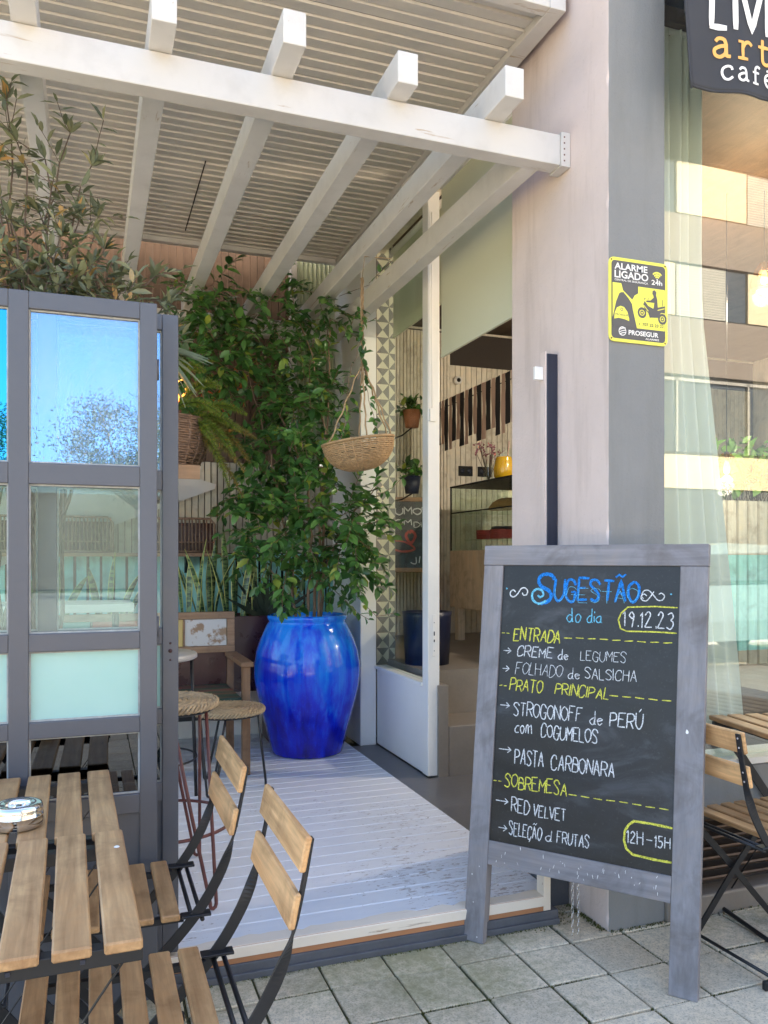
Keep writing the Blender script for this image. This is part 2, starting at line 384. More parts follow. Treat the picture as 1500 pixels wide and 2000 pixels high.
gc = t.node('ShaderNodeCombineColor'); [t.l.new(mr.outputs[0], gc.inputs[i]) for i in range(3)]
t.col(t.mix(1.0, c, gc.outputs[0], 'MULTIPLY')); t.rough(.85); t.bump(n2, .5, .006); M['paver'] = t.m
t = NT('mossy_joint_soil'); v = t.coord(); n = t.noise(v, 9, 5, .7); n2 = t.noise(v, 60, 4)
t.col(t.mix(n2, t.ramp(n, [(.35, (.05,.045,.025)), (.5, (.09,.09,.03)), (.7, (.17,.17,.05))]), (.06,.06,.03))); t.rough(.95); t.bump(n2, .8, .01); M['joint'] = t.m
M['moss'] = plain('green_moss', (.11,.115,.03), .95, .5, 25, .8, .01)
M['asphalt'] = plain('pale_worn_street', (.34,.315,.28), .85, .2, 1.5, .5, .01, fine=140)
# wicker
def wicker(name, c):
    t = NT(name); v = t.coord(); n = t.noise(v, 45, 3, .6); g = t.node('ShaderNodeNewGeometry')
    c0 = t.ramp(n, [(.3, mul(c, .6)), (.7, mul(c, 1.25))]); t.col(t.mix(.4, c0, t.mix(g.outputs['Random Per Island'], mul(c, .65), mul(c, 1.2))))
    t.rough(.6); t.bump(n, .3, .002); return t.m
M['wicker'] = wicker('honey_wicker', (.44,.28,.135)); M['wicker_dark'] = wicker('brown_wicker', (.22,.135,.09)); M['wicker_pale'] = wicker('pale_rush', (.46,.33,.19))
M['bark'] = plain('twiggy_bark', (.12,.085,.06), .85, .3, 30, .5, .003)
M['vine_leaf'] = leafmat('glossy_vine_leaf', (.018,.065,.020), (.058,.165,.042), (.17,.34,.08), .30, .22)
M['olive_leaf'] = leafmat('grey_green_leaf', (.08,.105,.07), (.155,.18,.115), (.30,.29,.15), .5, .22)
M['fern'] = leafmat('asparagus_fern', (.09,.17,.02), (.17,.26,.03), (.28,.32,.05), .5, .35)
M['fern_dry'] = leafmat('browning_fern', (.15,.16,.03), (.22,.20,.04), (.30,.22,.06), .6, .3)
M['palm'] = leafmat('grey_palm_leaf', (.16,.20,.12), (.22,.27,.17), (.28,.33,.2), .5, .2)
M['herb'] = leafmat('light_green_leaf', (.08,.18,.04), (.13,.27,.05), (.2,.36,.08), .45, .3)
M['pinkflower'] = leafmat('dry_pink_flower', (.25,.08,.12), (.38,.14,.2), (.45,.2,.25), .7, .2)
M['orange_leaf'] = leafmat('orange_dry_leaf', (.5,.17,.03), (.65,.25,.05), (.5,.1,.05), .6, .4)
# snake plant
t = NT('banded_snake_plant'); v = t.coord((1.2, 1.2, 7)); n = t.noise(v, 6, 4, .6, 1.2)
uvn = t.node('ShaderNodeAttribute', attribute_name='edge')
c = t.ramp(n, [(.44, (.010,.042,.015)), (.54, (.17,.25,.085))])
t.col(t.mix(t.ramp(uvn.outputs['Fac'], [(.62, 0.0), (.75, 1.0)]), c, (.52,.50,.13))); t.rough(.35); M['snake'] = t.m
def patch(name, c, under, thr=.6, sc=9):
    t = NT(name); v = t.coord(); n = t.noise(v, sc, 6, .65); t.col(t.mix(t.ramp(n, [(thr-.03, 0.0), (thr+.03, 1.0)]), c, under)); t.rough(.6); t.bump(n, .3, .004); return t.m
M['p_yellow'] = patch('chipped_yellow', (.62,.46,.17), (.40,.30,.16), .68); M['p_white'] = patch('chipped_white', (.62,.60,.57), (.34,.22,.13), .56)
M['p_red'] = patch('chipped_red', (.45,.12,.07), (.3,.18,.1), .62); M['p_teal'] = patch('chipped_teal', (.16,.36,.32), (.3,.2,.12), .62)
# striped bench seat
t = NT('striped_seat_boards'); v = t.coord((1, 22, 1)); n = t.noise(v, 1.0, 2, .5)
t.col(t.ramp(n, [(.30, (.02,.05,.04)), (.42, (.05,.13,.07)), (.50, (.16,.10,.05)), (.58, (.28,.07,.06)), (.7, (.03,.06,.05))])); t.rough(.5); M['stripes'] = t.m
# cement tile
M['tile_l'] = plain('cream_cement_tile', (.60,.58,.45), .45, .05, 5, .05); M['tile_d'] = plain('grey_cement_tile', (.19,.19,.18), .45, .07, 5, .05)
M['cloth'] = plain('charcoal_banner_cloth', (.035,.036,.042), .75, .15, 4, .25, .002, fine=300)
M['b_white'] = plain('banner_white_print', (.85,.82,.78), .7, .03); M['b_orange'] = plain('banner_orange_print', (.80,.42,.11), .7, .06)
M['s_yellow'] = plain('sign_yellow', (.80,.76,.10), .35, .04, 5, .02); M['s_dark'] = plain('sign_charcoal', (.075,.078,.085), .35, .08, 5, .02); M['s_white'] = plain('sign_white', (.82,.80,.76), .4, .03)
M['juice'] = plain('orange_juice', (.85,.45,.02), .15, .03); M['pinkcloth'] = plain('pink_cloth', (.55,.38,.33), .8, .1); M['darkcloth'] = plain('dark_cloth', (.02,.018,.025), .85, .2)
M['cake'] = plain('red_cake', (.40,.05,.04), .6, .3, 30, .4); M['bread'] = plain('golden_bread', (.45,.26,.10), .7, .25, 15, .4)
M['navy'] = plain('navy_pot', (.012,.016,.045), .35, .2, 5, .05); M['steel_dark'] = plain('navy_steel', (.022,.026,.045), .4, .2, 8, .08)
M['terracotta'] = plain('terracotta', (.42,.17,.09), .7, .12, 8, .1)
M['ply_floor'] = wood('dark_ceiling_board', (.07,.05,.035), (.12,.085,.06), 'Y', .6, .6, .2)
M['bulb'] = emit('warm_bulb', (1.0, .45, .12), 1.1); M['amber'] = emit('amber_shade', (1.0, .32, .05), .6)
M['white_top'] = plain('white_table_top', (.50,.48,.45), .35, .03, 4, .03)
M['f_cream'] = plain('cream_panel', (.36,.30,.19), .7, .05, .5, .1); M['f_brown'] = plain('brown_facade', (.12,.094,.075), .8, .08, .4, .1)
M['f_grey'] = plain('grey_facade', (.20,.185,.165), .8, .06, .4, .1); M['f_win'] = plain('dark_window', (.03,.035,.04), .1, .1, 2, .0)
t = NT('shutter_slats'); v = t.coord(); w = t.node('ShaderNodeTexWave', bands_direction='Z'); w.inputs['Scale'].default_value = 4.5; t.l.new(v, w.inputs[0])
t.col(t.ramp(w.outputs[1], [(.2, (.12,.11,.095)), (.6, (.26,.25,.21))])); t.rough(.6); M['shutter'] = t.m

# ================================================================== ground
mb = MB(); mb.box((-400, -400, -.6), (400, 60, -.15)); mb.box((-60, -5, -.149), (60, 12, -.009)); struct(obj('ground', mb, M['joint']))
# square pavers on the pavement
mb = MB(); P = .2115; X0, Y0 = 1.32 - 40*P, 2.352 - 34*P
for i in range(90):
    for j in range(34 + 12):
        x, y = X0 + i*P, Y0 + j*P
        if not (-5.2 < x < 7.5 and -4.6 < y < 2.9): continue
        near = (-1.5 < x < 3.2 and y > .2)
        g = .0043 + rnd.uniform(-.0015, .0015); dz = rnd.uniform(-.003, .0015) if near else 0
        cx, cyy = x + P/2 + rnd.uniform(-.0015, .0015), y + P/2 + rnd.uniform(-.0015, .0015)
        rot = Euler((rnd.uniform(-.006, .006), rnd.uniform(-.006, .006), rnd.uniform(-.006, .006))).to_matrix()
        if near: mb.cbox((cx, cyy, -.02 + dz), (P-2*g, P-2*g, .04), rot, .0025)
        else: mb.cbox((cx, cyy, -.02), (P-2*g, P-2*g, .04))
struct(obj('pavement', mb, M['paver']))
mb = MB()
mb.box((-60, -30, -.14), (60, -4.95, -.10)); struct(obj('road', mb, M['asphalt']))
mb = MB()
for i in range(60): mb.cbox((-30 + i*1.0, -4.83, -.06), (.992, .2, .12), None, .012)
struct(obj('kerb', mb, M['concrete']))
# moss tufts gathered along the foot of step, pillar and window base
mb = MB()
def moss_line(a, b, n, w, h):
    for _ in range(n):
        t = rnd.random(); c = Vector(a).lerp(Vector(b), t) + Vector((rnd.gauss(0, w), rnd.gauss(0, w), 0))
        s = rnd.uniform(.002, .006)
        for k in range(3):
            q = rnd.uniform(0, 6.28); d = Vector((math.cos(q), math.sin(q), 0))*s; e = Vector((-d.y, d.x, 0))*.5
            hh = rnd.uniform(.2, 1)*h
            mb.add([c-e, c+e, c+d*.8+Vector((0,0,hh))], [(0,1,2)])
moss_line((.3, 2.486, -.002), (1.62, 2.486, -.002), 600, .005, .007)
moss_line((1.685, 2.39, 0), (1.685, 2.68, 0), 330, .007, .009)
moss_line((1.70, 2.37, 0), (3.2, 2.37, 0), 800, .007, .009)
moss_line((1.45, 2.50, 0), (1.69, 2.60, 0), 260, .03, .008)
for _ in range(60):
    if rnd.random() < .5:
        x = X0 + P*rnd.randint(36, 50); y = rnd.uniform(1.3, 2.35); moss_line((x, y, -.008), (x, y+.2, -.008), 70, .0022, .009)
    else:
        y = Y0 + P*rnd.randint(28, 34); x = rnd.uniform(.4, 2.6); moss_line((x, y, -.008), (x+.2, y, -.008), 70, .0022, .009)
o = obj('moss', mb, M['moss'], recalc=False); o['kind'] = 'stuff'; tag(o, 'green moss along paver joints and foot of walls', 'moss')

# ================================================================== cafe building
B = thing('cafe_building', 'cafe building with beige and dark grey corner pillar and shop window', 'building', (1.75, 2.4, 0), world=True)
mb = MB(); n_ = 110; ev, fv, bv = [], [], []
for i in range(n_+1):
    z = -.02 + 3.62*i/n_; q = rnd.uniform(0, .0022) + (.004 if rnd.random() < .05 else 0)
    ev += [(1.696+q, 2.378+q*.8, z), (1.702+q, 2.378, z), (1.933, 2.378, z)]; fv += [(1.696, 3.06, z), (1.696, 2.385+q, z), (1.696+q, 2.378+q*.8, z)]
mb.add(ev, [(3*i+a, 3*i+a+1, 3*i+4+a, 3*i+3+a) for i in range(n_) for a in (0, 1)])
mb.cm = 1; mb.add(fv, [(3*i+a, 3*i+a+1, 3*i+4+a, 3*i+3+a) for i in range(n_) for a in (0, 1)])
mb.add([(1.696,3.06,-.02),(1.696,3.06,3.6),(1.933,3.06,3.6),(1.933,3.06,-.02)], [(0,1,2,3)])
mb.add([(1.933,2.378,-.02),(1.933,3.06,-.02),(1.933,3.06,3.6),(1.933,2.378,3.6)], [(0,1,2,3)])
obj('pillar', mb, [M['dark'], M['beige']], B)
mb = MB(); mb.box((-2.3, 2.75, 3.6), (1.69, 5.3, 5.0)); mb.box((1.70, 2.378, 3.601), (14, 9.5, 5.0)); obj('upper_storey', mb, M['upper'], B)
mb = MB(); mb.box((1.641, 4.95, .09), (1.748, 5.62, 3.36)); obj('corner_post', mb, M['white'], B, bevel=.004)
mb = MB(); mb.box((1.76, 5.12, .1), (1.86, 6.7, 3.55)); mb.box((1.86, 6.62, .1), (6.6, 6.7, 3.55)); mb.box((6.5, 2.45, .1), (6.6, 6.62, 3.55)); mb.box((1.76, 3.07, 3.32), (1.84, 5.11, 3.6)); mb.box((1.935, 2.405, 3.42), (6.5, 2.5, 3.6))
obj('interior_wall', mb, M['lining'], B)
mb = MB(); mb.box((1.9, 2.52, 3.34), (6.49, 6.6, 3.40)); obj('interior_ceiling', mb, M['ply_floor'], B)
# slatted lining of the interior back wall
mb = MB(); x = 3.02
while x < 6.4: mb.box((x, 6.575, .63), (x+.047, 6.60, 3.02)); x += .0525
x = 2.0
while x < 3.0: mb.box((x, 6.575, .63), (x+.026, 6.60, 3.30)); x += .032
obj('slat_lining', mb, M['lining'], B)
mb = MB(); mb.box((1.87, 6.602, .63), (6.49, 6.612, 3.32)); obj('lining_gap', mb, M['gap'], B)
# glazed side screen: panel, glass, jamb
mb = MB(); mb.box((1.752, 4.175, .101), (1.80, 4.948, .585)); mb.box((1.735, 4.172, .585), (1.82, 4.949, .607)); obj('base_panel', mb, M['white'], B, bevel=.003)
mb = MB(); mb.box((1.775, 4.172, .608), (1.781, 4.949, 3.32)); obj('side_glass', mb, M['side_glass'], B)
mb = MB(); mb.box((1.745, 4.09, .101), (1.815, 4.17, 3.32)); j = obj('door_jamb', mb, M['white'], B, bevel=.004)
mb = MB(); mb.box((1.770, 4.086, .76), (1.792, 4.089, .99)); lp = obj('lock_plate', mb, M['white'], j, bevel=.001)
mb = MB(); mb.cyl((0,0,0), .007, .0015, 12); mb2 = MB()
for (x, z, w, h) in ((1.781, .885, .006, .022), (1.781, .845, .006, .014), (1.781, .945, .004, .004), (1.781, .79, .004, .004)): mb2.box((x-w/2, 4.0845, z-h/2), (x+w/2, 4.0858, z+h/2))
obj('keyhole', mb2, M['black'], j)
mb = MB(); mb.tube([(1.765, 4.084, 3.2), (1.766, 4.083, 2.6), (1.767, 4.084, 2.12)], .003, 6); mb.box((1.752, 4.075, 2.05), (1.786, 4.0895, 2.12)); obj('cable_clip', mb, M['white'], j)
# patterned tile strip behind the glass
mb = MB(); w, h = .088, .103
for i in range(2):
    for k in range(28):
        x0, z0 = 1.785 + i*w, .60 + k*h
        x1 = x0 + (w if i == 0 else w*.5); z1 = z0 + h; g = .0012; y = 5.05
        a, b, c, d = (x0+g, y, z0+g), (x0+w-g, y, z0+g), (x0+w-g, y, z1-g), (x0+g, y, z1-g)
        m_ = (x0+w/2, y, z0+h/2)
        if i == 1:
            b = (x1, y, z0+g); c = (x1, y, z1-g); m_ = (x1-.001, y, z0+h/2)
        q_ = (i+k) % 2
        mb.cm = q_; mb.add([a, m_, d], [(0,1,2)]); mb.add([b, c, m_], [(0,1,2)])
        mb.cm = 1-q_; mb.add([a, b, m_], [(0,1,2)]); mb.add([d, m_, c], [(0,1,2)])
mb.cm = 2; mb.add([(1.783,5.052,.55),(1.919,5.052,.55),(1.919,5.052,3.5),(1.783,5.052,3.5)], [(0,1,2,3)])
obj('tile_strip', mb, [M['tile_l'], M['tile_d'], M['concrete']], B, recalc=False)
# entrance: dark threshold strip, landing, steps
mb = MB(); mb.box((1.575, 2.70, -.02), (1.695, 4.94, .094)); mb.box((1.695, 3.065, -.02), (3.2, 4.078, .094)); mb.box((1.695, 4.079, -.02), (1.75, 4.94, .0935)); obj('threshold', mb, M['dark_concrete'], B)
mb = MB(); mb.box((1.865, 4.08, .0), (3.2, 4.42, .37)); obj('step', mb, M['concrete'], B, bevel=.006)
mb = MB(); mb.box((1.801, 4.076, .0), (1.864, 4.47, .60)); obj('step_side', mb, M['concrete'], B, bevel=.004)
mb = MB(); mb.box((1.866, 4.421, 0), (6.49, 6.61, .63)); mb.box((3.201, 2.53, 0), (6.49, 4.4205, .629)); obj('interior_floor', mb, M['concrete'], B)
# shop window base
mb = MB(); mb.box((1.934, 2.36, .385), (6.6, 2.52, .53)); obj('window_base', mb, M['dark'], B, bevel=.004)
mb = MB(); mb.box((1.934, 2.372, .531), (6.6, 2.53, .555)); obj('window_sill', mb, M['white'], B)
mb = MB()
for k in range(8):
    Mx = Euler((R(-32), 0, 0)).to_matrix(); mb.cbox((4.2, 2.41, .09 + k*.037 + .02), (4.52, .045, .007), Mx)
obj('vent_grille', mb, M['brown_slat'], B)
mb = MB(); mb.box((1.934, 2.45, .06), (6.6, 2.5, .384)); obj('grille_back', mb, M['gap'], B)
mb = MB(); mb.box((1.934, 2.365, -.02), (6.6, 2.52, .075)); obj('kerb_base', mb, M['concrete'], B, bevel=.008)
mb = MB(); mb.box((1.934, 2.418, .556), (6.5, 2.426, 3.42)); obj('shop_glass', mb, M['glass'], B)
mb = MB(); mb.box((2.05, 2.40, 3.30), (3.2, 2.416, 3.419)); obj('window_header', mb, M['step_dark'], B)
# roller blinds
for (nm, x, y0, y1, zb) in (('roller_blind', 1.77, 3.061, 3.96, 2.39), ('roller_blind', 1.86, 4.12, 4.93, 2.75)):
    b = thing(nm, 'cream roller blind half lowered over the entrance' if zb < 2.5 else 'cream roller blind behind the side glass, higher than the one over the entrance', 'blind', (x, (y0+y1)/2, 3.3), world=True, group='roller blinds')
    mb = MB(); N = 12
    mb.box((x-.0015, y0, zb), (x+.0015, y1, 3.29)); obj('blind_cloth', mb, M['blind'], b)
    mb = MB(); mb.box((x-.007, y0, zb-.02), (x+.007, y1, zb-.001)); obj('bottom_bar', mb, M['blind'], b, bevel=.002)
    mb = MB(); mb.tube([(x, y0, 3.29), (x, y1, 3.29)], .022, 12); obj('roller', mb, M['white'], b)
# steel bar and tag on the pillar
b = thing('steel_bar', 'upright dark navy steel channel fixed to the beige pillar face', 'steel bar', (1.67, 2.73, 1.3), world=True)
mb = MB(); mb.box((1.647, 2.70, .62), (1.695, 2.735, 2.085)); obj('channel', mb, M['steel_dark'], b, bevel=.003)
mb = MB(); mb.box((1.640, 2.702, .62), (1.6465, 2.74, 2.092)); obj('edge_strip', mb, M['beige'], b)
mb = MB(); mb.box((1.604, 2.715, 1.985), (1.6395, 2.73, 2.035)); obj('white_tag', mb, M['s_white'], b, bevel=.002)

# ================================================================== deck
D = MB(); y = 2.555; k = 0
while y < 5.5:
    w = .094
    D.cbox(((-3.5+1.573)/2, y+w/2, .085), (5.073, w, .03), None, .003); y += .0995
dk = struct(obj('deck', D, M['deck']))
mb = MB(); mb.box((-3.5, 2.56, .0), (1.57, 5.5, .0955)); struct(obj('deck_joints', mb, M['white']))
# step edge of the deck
E_ = thing('deck_step', 'chipped cream and brown front edge of the white deck', 'step', (.5, 2.5, 0), world=True)
mb = MB()   # nosing with a chipped, uneven lower edge
n = 150; xs = [-3.5 + 5.015*i/n for i in range(n+1)]; zt = .102
top = []; 
for i, xx in enumerate(xs):
    zb = .062 + .006*math.sin(xx*9) + rnd.uniform(-.003, .003) + (.012*max(0, math.sin(xx*23+1)) if rnd.random() < .5 else 0)
    top.append((xx, .066))
vs_ = []; fs_ = []
for (xx, zb) in top: vs_ += [(xx, 2.562 + .006*math.sin(xx*17)*math.sin(xx*5.3) + rnd.uniform(-.006,.006) - (rnd.random() < .12)*.02, zt), (xx, 2.507, zt-.001), (xx, 2.502, zt-.006), (xx, 2.502, zb)]
for i in range(n):
    for q in range(3): fs_.append((i*4+q, i*4+q+1, i*4+5+q, i*4+4+q))
mb.add(vs_, fs_); obj('nosing', mb, M['nosing'], E_)
mb = MB(); mb.box((-3.5, 2.505, .048), (1.513, 2.55, .1)); obj('worn_edge', mb, M['fascia'], E_)
mb = MB(); mb.box((-3.5, 2.500, -.02), (1.573, 2.55, .047)); mb.box((-3.5, 2.490, -.02), (1.573, 2.4995, .02)); obj('riser', mb, M['step_dark'], E_, bevel=.003)
mb = MB(); mb.box((1.5145, 2.504, .048), (1.543, 2.553, .185)); obj('end_trim', mb, M['nosing'], E_, bevel=.002)
mb = MB(); mb.box((1.574, 2.62, -.02), (1.694, 2.699, .30)); obj('dark_end_block', mb, M['step_dark'], E_, bevel=.003)

# ================================================================== canopy ceiling
Cn = thing('canopy_ceiling', 'taupe slatted canopy ceiling above the white pergola', 'ceiling', (-1, 4, 3.4), world=True)
mb = MB(); y = 2.66
while y < 5.36:
    Mx = Euler((R(7), 0, 0)).to_matrix(); mb.cbox((-.3, y+.03, 3.372 + rnd.uniform(-.0012, .0012)), (3.80, .0585, .012), Mx); y += .0655
obj('ceiling_boards', mb, M['ceil'], Cn)
mb = MB(); mb.box((-2.2, 2.64, 3.40), (1.62, 5.38, 3.43)); obj('board_backing', mb, M['gap'], Cn)
mb = MB(); mb.box((1.601, 2.60, 3.335), (1.668, 5.42, 3.47)); mb.box((-2.2, 5.37, 3.335), (1.60, 5.42, 3.46)); mb.box((-2.2, 2.60, 3.335), (1.60, 2.655, 3.47)); obj('edge_trim', mb, M['pergola'], Cn, bevel=.003)
mb = MB(); mb.box((.565, 4.27, 3.362), (.571, 5.22, 3.3655)); obj('hatch_joint', mb, M['gap'], Cn)

# ================================================================== back wall of the deck
W = thing('slatted_back_wall', 'slatted wall behind the plants, brown above, cream and mint below', 'wall', (0, 5.6, 0), world=True)
def slats(name, mat, z0, z1, pitch, w, y, th=.02, xa=-2.4, xb=1.62, jit=.001):
    mb = MB(); x = xa
    while x < xb: mb.box((x+rnd.uniform(-jit, jit), y, z0), (x+w+rnd.uniform(-jit, jit), y+th, z1 + rnd.uniform(-.004, .0))); x += pitch
    return obj(name, mb, mat, W)
slats('brown_slats', M['brown_slat'], 1.96, 3.52, .050, .0445, 5.60, .02, -2.4, 1.31)
slats('cream_slats', M['cream_slat'], 1.335, 1.955, .043, .0365, 5.585)
slats('mint_slats', M['mint_slat'], .46, 1.33, .080, .0625, 5.58)
mb = MB(); mb.box((-2.4, 5.612, .1), (1.63, 5.63, 1.958)); obj('backing', mb, M['gap'], W)  # dark board added so the gaps between lower slats look shaded
mb = MB(); mb.box((-2.4, 5.50, .1), (1.638, 5.575, .44)); obj('skirting', mb, M['white'], W, bevel=.004)
mb = MB(); mb.box((1.312, 5.48, 1.96), (1.352, 5.56, 3.38)); obj('frame_post', mb, M['pergola'], W)
mb = MB(); n = 60; vs_ = []; fs_ = []
for i in range(n+1):
    x = 1.354 + .285*i/n; yy = 5.52 + .010*math.cos(i/n*2*math.pi*9); vs_ += [(x, yy, 1.96), (x, yy, 3.38)]
for i in range(n): fs_.append((2*i, 2*i+2, 2*i+3, 2*i+1))
mb.add(vs_, fs_); obj('ribbed_panel', mb, M['green_corr'], W, recalc=False)
mb = MB(); mb.box((-2.6, 6.15, 0), (1.7, 6.25, 4.1)); obj('added_light_blocker', mb, M['brown_slat'], W)  # added behind the slats to keep sun and bright sky out of the gaps
# pale sloping board added to stand in for a sunlit patch on the slats
s_ = thing('sunlit_patch_board', 'white sloping board standing in for a sunlit patch on the cream slats', 'board', (.5, 5.5, 1.7), world=True)
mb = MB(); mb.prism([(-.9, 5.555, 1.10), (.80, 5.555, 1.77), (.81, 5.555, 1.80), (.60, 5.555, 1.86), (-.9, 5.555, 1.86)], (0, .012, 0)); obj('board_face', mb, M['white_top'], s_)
# shelf under the wicker planter
sh = thing('wall_shelf', 'dark red wooden wall shelf below the brown wicker planter', 'shelf', (.2, 4.7, 1.8), world=True)
mb = MB(); mb.box((-.9, 4.45, 1.775), (.56, 4.95, 1.80)); obj('shelf_board', mb, M['red_box'], sh, bevel=.003)
mb = MB(); mb.box((-.9, 4.44, 1.725), (.56, 4.449, 1.80)); obj('front_lip', mb, M['old_wood_x'], sh)
for x in (-.6, .4):
    mb = MB(); mb.box((x, 4.5, 1.66), (x+.03, 5.58, 1.724)); obj('bracket', mb, M['metal'], sh)

# ================================================================== street behind the camera (seen mirrored in the panes)
F_ = thing('opposite_building', 'cream and brown block of flats mirrored in the shop window', 'building', (20, -13, 0), world=True)
mb = MB(); mb.box((7.0, -22, -.1), (60, -13.2, 16)); obj('facade', mb, M['f_grey'], F_)
for k, (z0, z1) in enumerate(((7.9, 9.3), (10.7, 12.1), (4.2, 6.2))):
    x = 7.6
    i = 0
    while x < 44:
        mb = MB(); wdt = 2.4
        if k == 2:
            mb.box((x, -13.19, z0), (x+wdt, -13.12, z1)); w_ = obj('window', mb, M['f_win'], F_); mb = MB(); mb.box((x-.03, -13.19, z0), (x+.03, -13.06, z1)); mb.box((x, -13.19, z1-.08), (x+wdt, -13.06, z1)); obj('window_frame', mb, M['f_grey'], w_)
        elif (i + k) % 2 == 0:
            mb.box((x, -13.19, z0), (x+wdt, -13.08, z1)); obj('cream_panel', mb, M['f_cream'], F_)
        else:
            mb.box((x, -13.19, z0), (x+wdt*.7, -13.10, z1)); obj('shutter', mb, M['shutter'], F_)
            mb = MB(); mb.box((x+wdt*.7+.02, -13.19, z0), (x+wdt, -13.12, z1)); obj('window', mb, M['f_win'], F_)
        x += wdt + .06; i += 1
for (z0, z1) in ((6.3, 7.85), (9.35, 10.65), (12.2, 13.6)):
    mb = MB(); mb.box((7.0, -13.19, z0), (44, -13.05, z1)); obj('brown_band', mb, M['f_brown'], F_)
mb = MB(); mb.box((7.0, -13.19, -.1), (44, -13.06, 3.19)); obj('shop_front', mb, M['f_win'], F_)
mb = MB(); mb.box((7.0, -13.19, 3.2), (44, -13.0, 4.1)); obj('cream_band', mb, M['f_cream'], F_)

mb = MB(); mb.box((-26, -40, -.1), (4, -34, 4.2)); o = obj('low_house', mb, M['f_brown']); 
tag(o, 'low brown house far across the street mirrored in the door panes', 'house')
for k, (x, y, h) in enumerate(((-3.2, -17, 5.2), (1.6, -21, 5.6), (-7.5, -24, 7.0))):
    t = thing('street_tree', ('open crowned street tree left of the middle', 'street tree in front of the low brown house', 'tallest street tree furthest away')[k] + ', mirrored in the door glass', 'tree', (x, y, -.1), group='street trees')
    mb = MB(); mb.tube([(0,0,0),(.1,0,h*.35),(0,.1,h*.6)], [.16,.12,.08], 8)
    tips = []
    for q in range(9):
        e = Vector((rnd.gauss(0,1.0), rnd.gauss(0,1.0), h*rnd.uniform(.6,.98))); mb.tube([(0,.05,h*.5), (e.x*.5, e.y*.5, h*.62), e], [.07,.04,.015], 5); tips.append(e)
    obj('trunk', mb, M['bark'], t)
    V, Fc = [], []
    for e in tips:
        for _ in range(1100):
            c = e + Vector((rnd.gauss(0,.42), rnd.gauss(0,.42), rnd.gauss(0,.34))); a = Vector((rnd.gauss(0,1), rnd.gauss(0,1), rnd.gauss(0,1))).normalized()*.055; b = a.orthogonal().normalized()*.022
            n = len(V); V += [c-a, c+b, c+a, c-b]; Fc.append((n, n+1, n+2, n+3))
    mb = MB(); mb.add(V, Fc); obj('crown', mb, M['olive_leaf'], t, recalc=False)

# parked car mirrored in the lower shop window
cr = thing('parked_car', 'pale blue parked hatchback by the kerb, mirrored in the shop window', 'car', (7.4, -3.6, 0))
prof = [(-2.05,.32),(-2.1,.55),(-2.02,.86),(-1.55,1.0),(-.85,1.40),(-.2,1.48),(.75,1.45),(1.55,1.02),(2.0,.92),(2.1,.6),(2.05,.32)]
def car_side(x):
    for (a, b) in zip(prof[:-1], prof[1:]):
        if a[0] <= x <= b[0]: return a[1] + (b[1]-a[1])*(x-a[0])/max(1e-6, b[0]-a[0])
    return .4
mb = MB(); W_ = .86; low = [(x, z) for x, z in prof]
n_ = len(prof); vs_ = []
for y, k in ((-W_, .93), (-W_*.97, 1.0), (W_*.97, 1.0), (W_, .93)):
    for (x, z) in prof: vs_.append((x, y*(1 if z < 1.03 else .84), .32 + (z-.32)*k))
fs_ = [(a*n_+i, a*n_+i+1, (a+1)*n_+i+1, (a+1)*n_+i) for a in range(3) for i in range(n_-1)]
fs_ += [tuple(range(n_))[::-1], tuple(range(3*n_, 4*n_)), (0, n_, 2*n_, 3*n_), (n_-1, 4*n_-1, 3*n_-1, 2*n_-1)]
mb.add(vs_, fs_); M['car'] = plain('pale_blue_car_paint', (.10,.14,.15), .18, .03, 2, .01); body = obj('body', mb, M['car'], cr, bevel=.03)
mb = MB()
for s in (-1, 1): mb.prism([(-1.35, .80*s, 1.03), (1.40, .80*s, 1.05), (.70, .735*s, 1.38), (-.75, .735*s, 1.34)], (0, .05*s, -.01))
obj('side_window', mb, M['f_win'], cr); mb = MB()
mb.prism([(.80,-.66,1.425),(.80,.66,1.425),(1.52,.70,1.05),(1.52,-.70,1.05)], (.02,0,.02)); obj('windscreen', mb, M['f_win'], cr)
for (x, s) in ((-1.3,-1),(1.3,-1),(-1.3,1),(1.3,1)):
    mb = MB(); mb.tube([(x, .70*s, .31), (x, .88*s, .31)], .31, 24); w_ = obj('wheel', mb, M['black'], cr); mb = MB(); mb.tube([(x, .885*s, .31), (x, .895*s, .31)], .19, 20); obj('rim', mb, M['chrome'], w_)
mb = MB()
for s in (-1, 1): mb.cbox((2.07, .62*s, .72), (.06, .3, .12), None, .02)
obj('headlight', mb, M['s_white'], cr)
# ================================================================== pergola
G = thing('pergola', 'white timber pergola of square beams over the deck', 'pergola', (0, 2.65, 2.77), world=True)
mb = MB(); mb.box((-2.3, 2.62, 2.77), (1.655, 2.69, 2.884)); fb = obj('front_beam', mb, M['pergola'], G, bevel=.003)
mb = MB(); mb.box((1.6555, 2.612, 2.764), (1.6945, 2.698, 2.892)); br = obj('end_bracket', mb, M['pergola'], G, bevel=.002)
mb = MB()
for k in range(5):
    c = (1.668, 2.6115, 2.785 + k*.022); mb.lathe([(0, -.0015), (.0025, -.001), (.003, 0)], (0,0,0), 8) if False else mb.cbox(c, (.005, .002, .005))
obj('screw', mb, M['rust'], br)
mb = MB(); mb.box((1.53, 2.691, 2.771), (1.60, 5.30, 2.883)); obj('side_beam', mb, M['pergola_y'], G, bevel=.003)
mb = MB(); mb.box((-2.3, 5.301, 2.77), (1.60, 5.37, 2.882)); obj('rear_beam', mb, M['pergola'], G, bevel=.003)
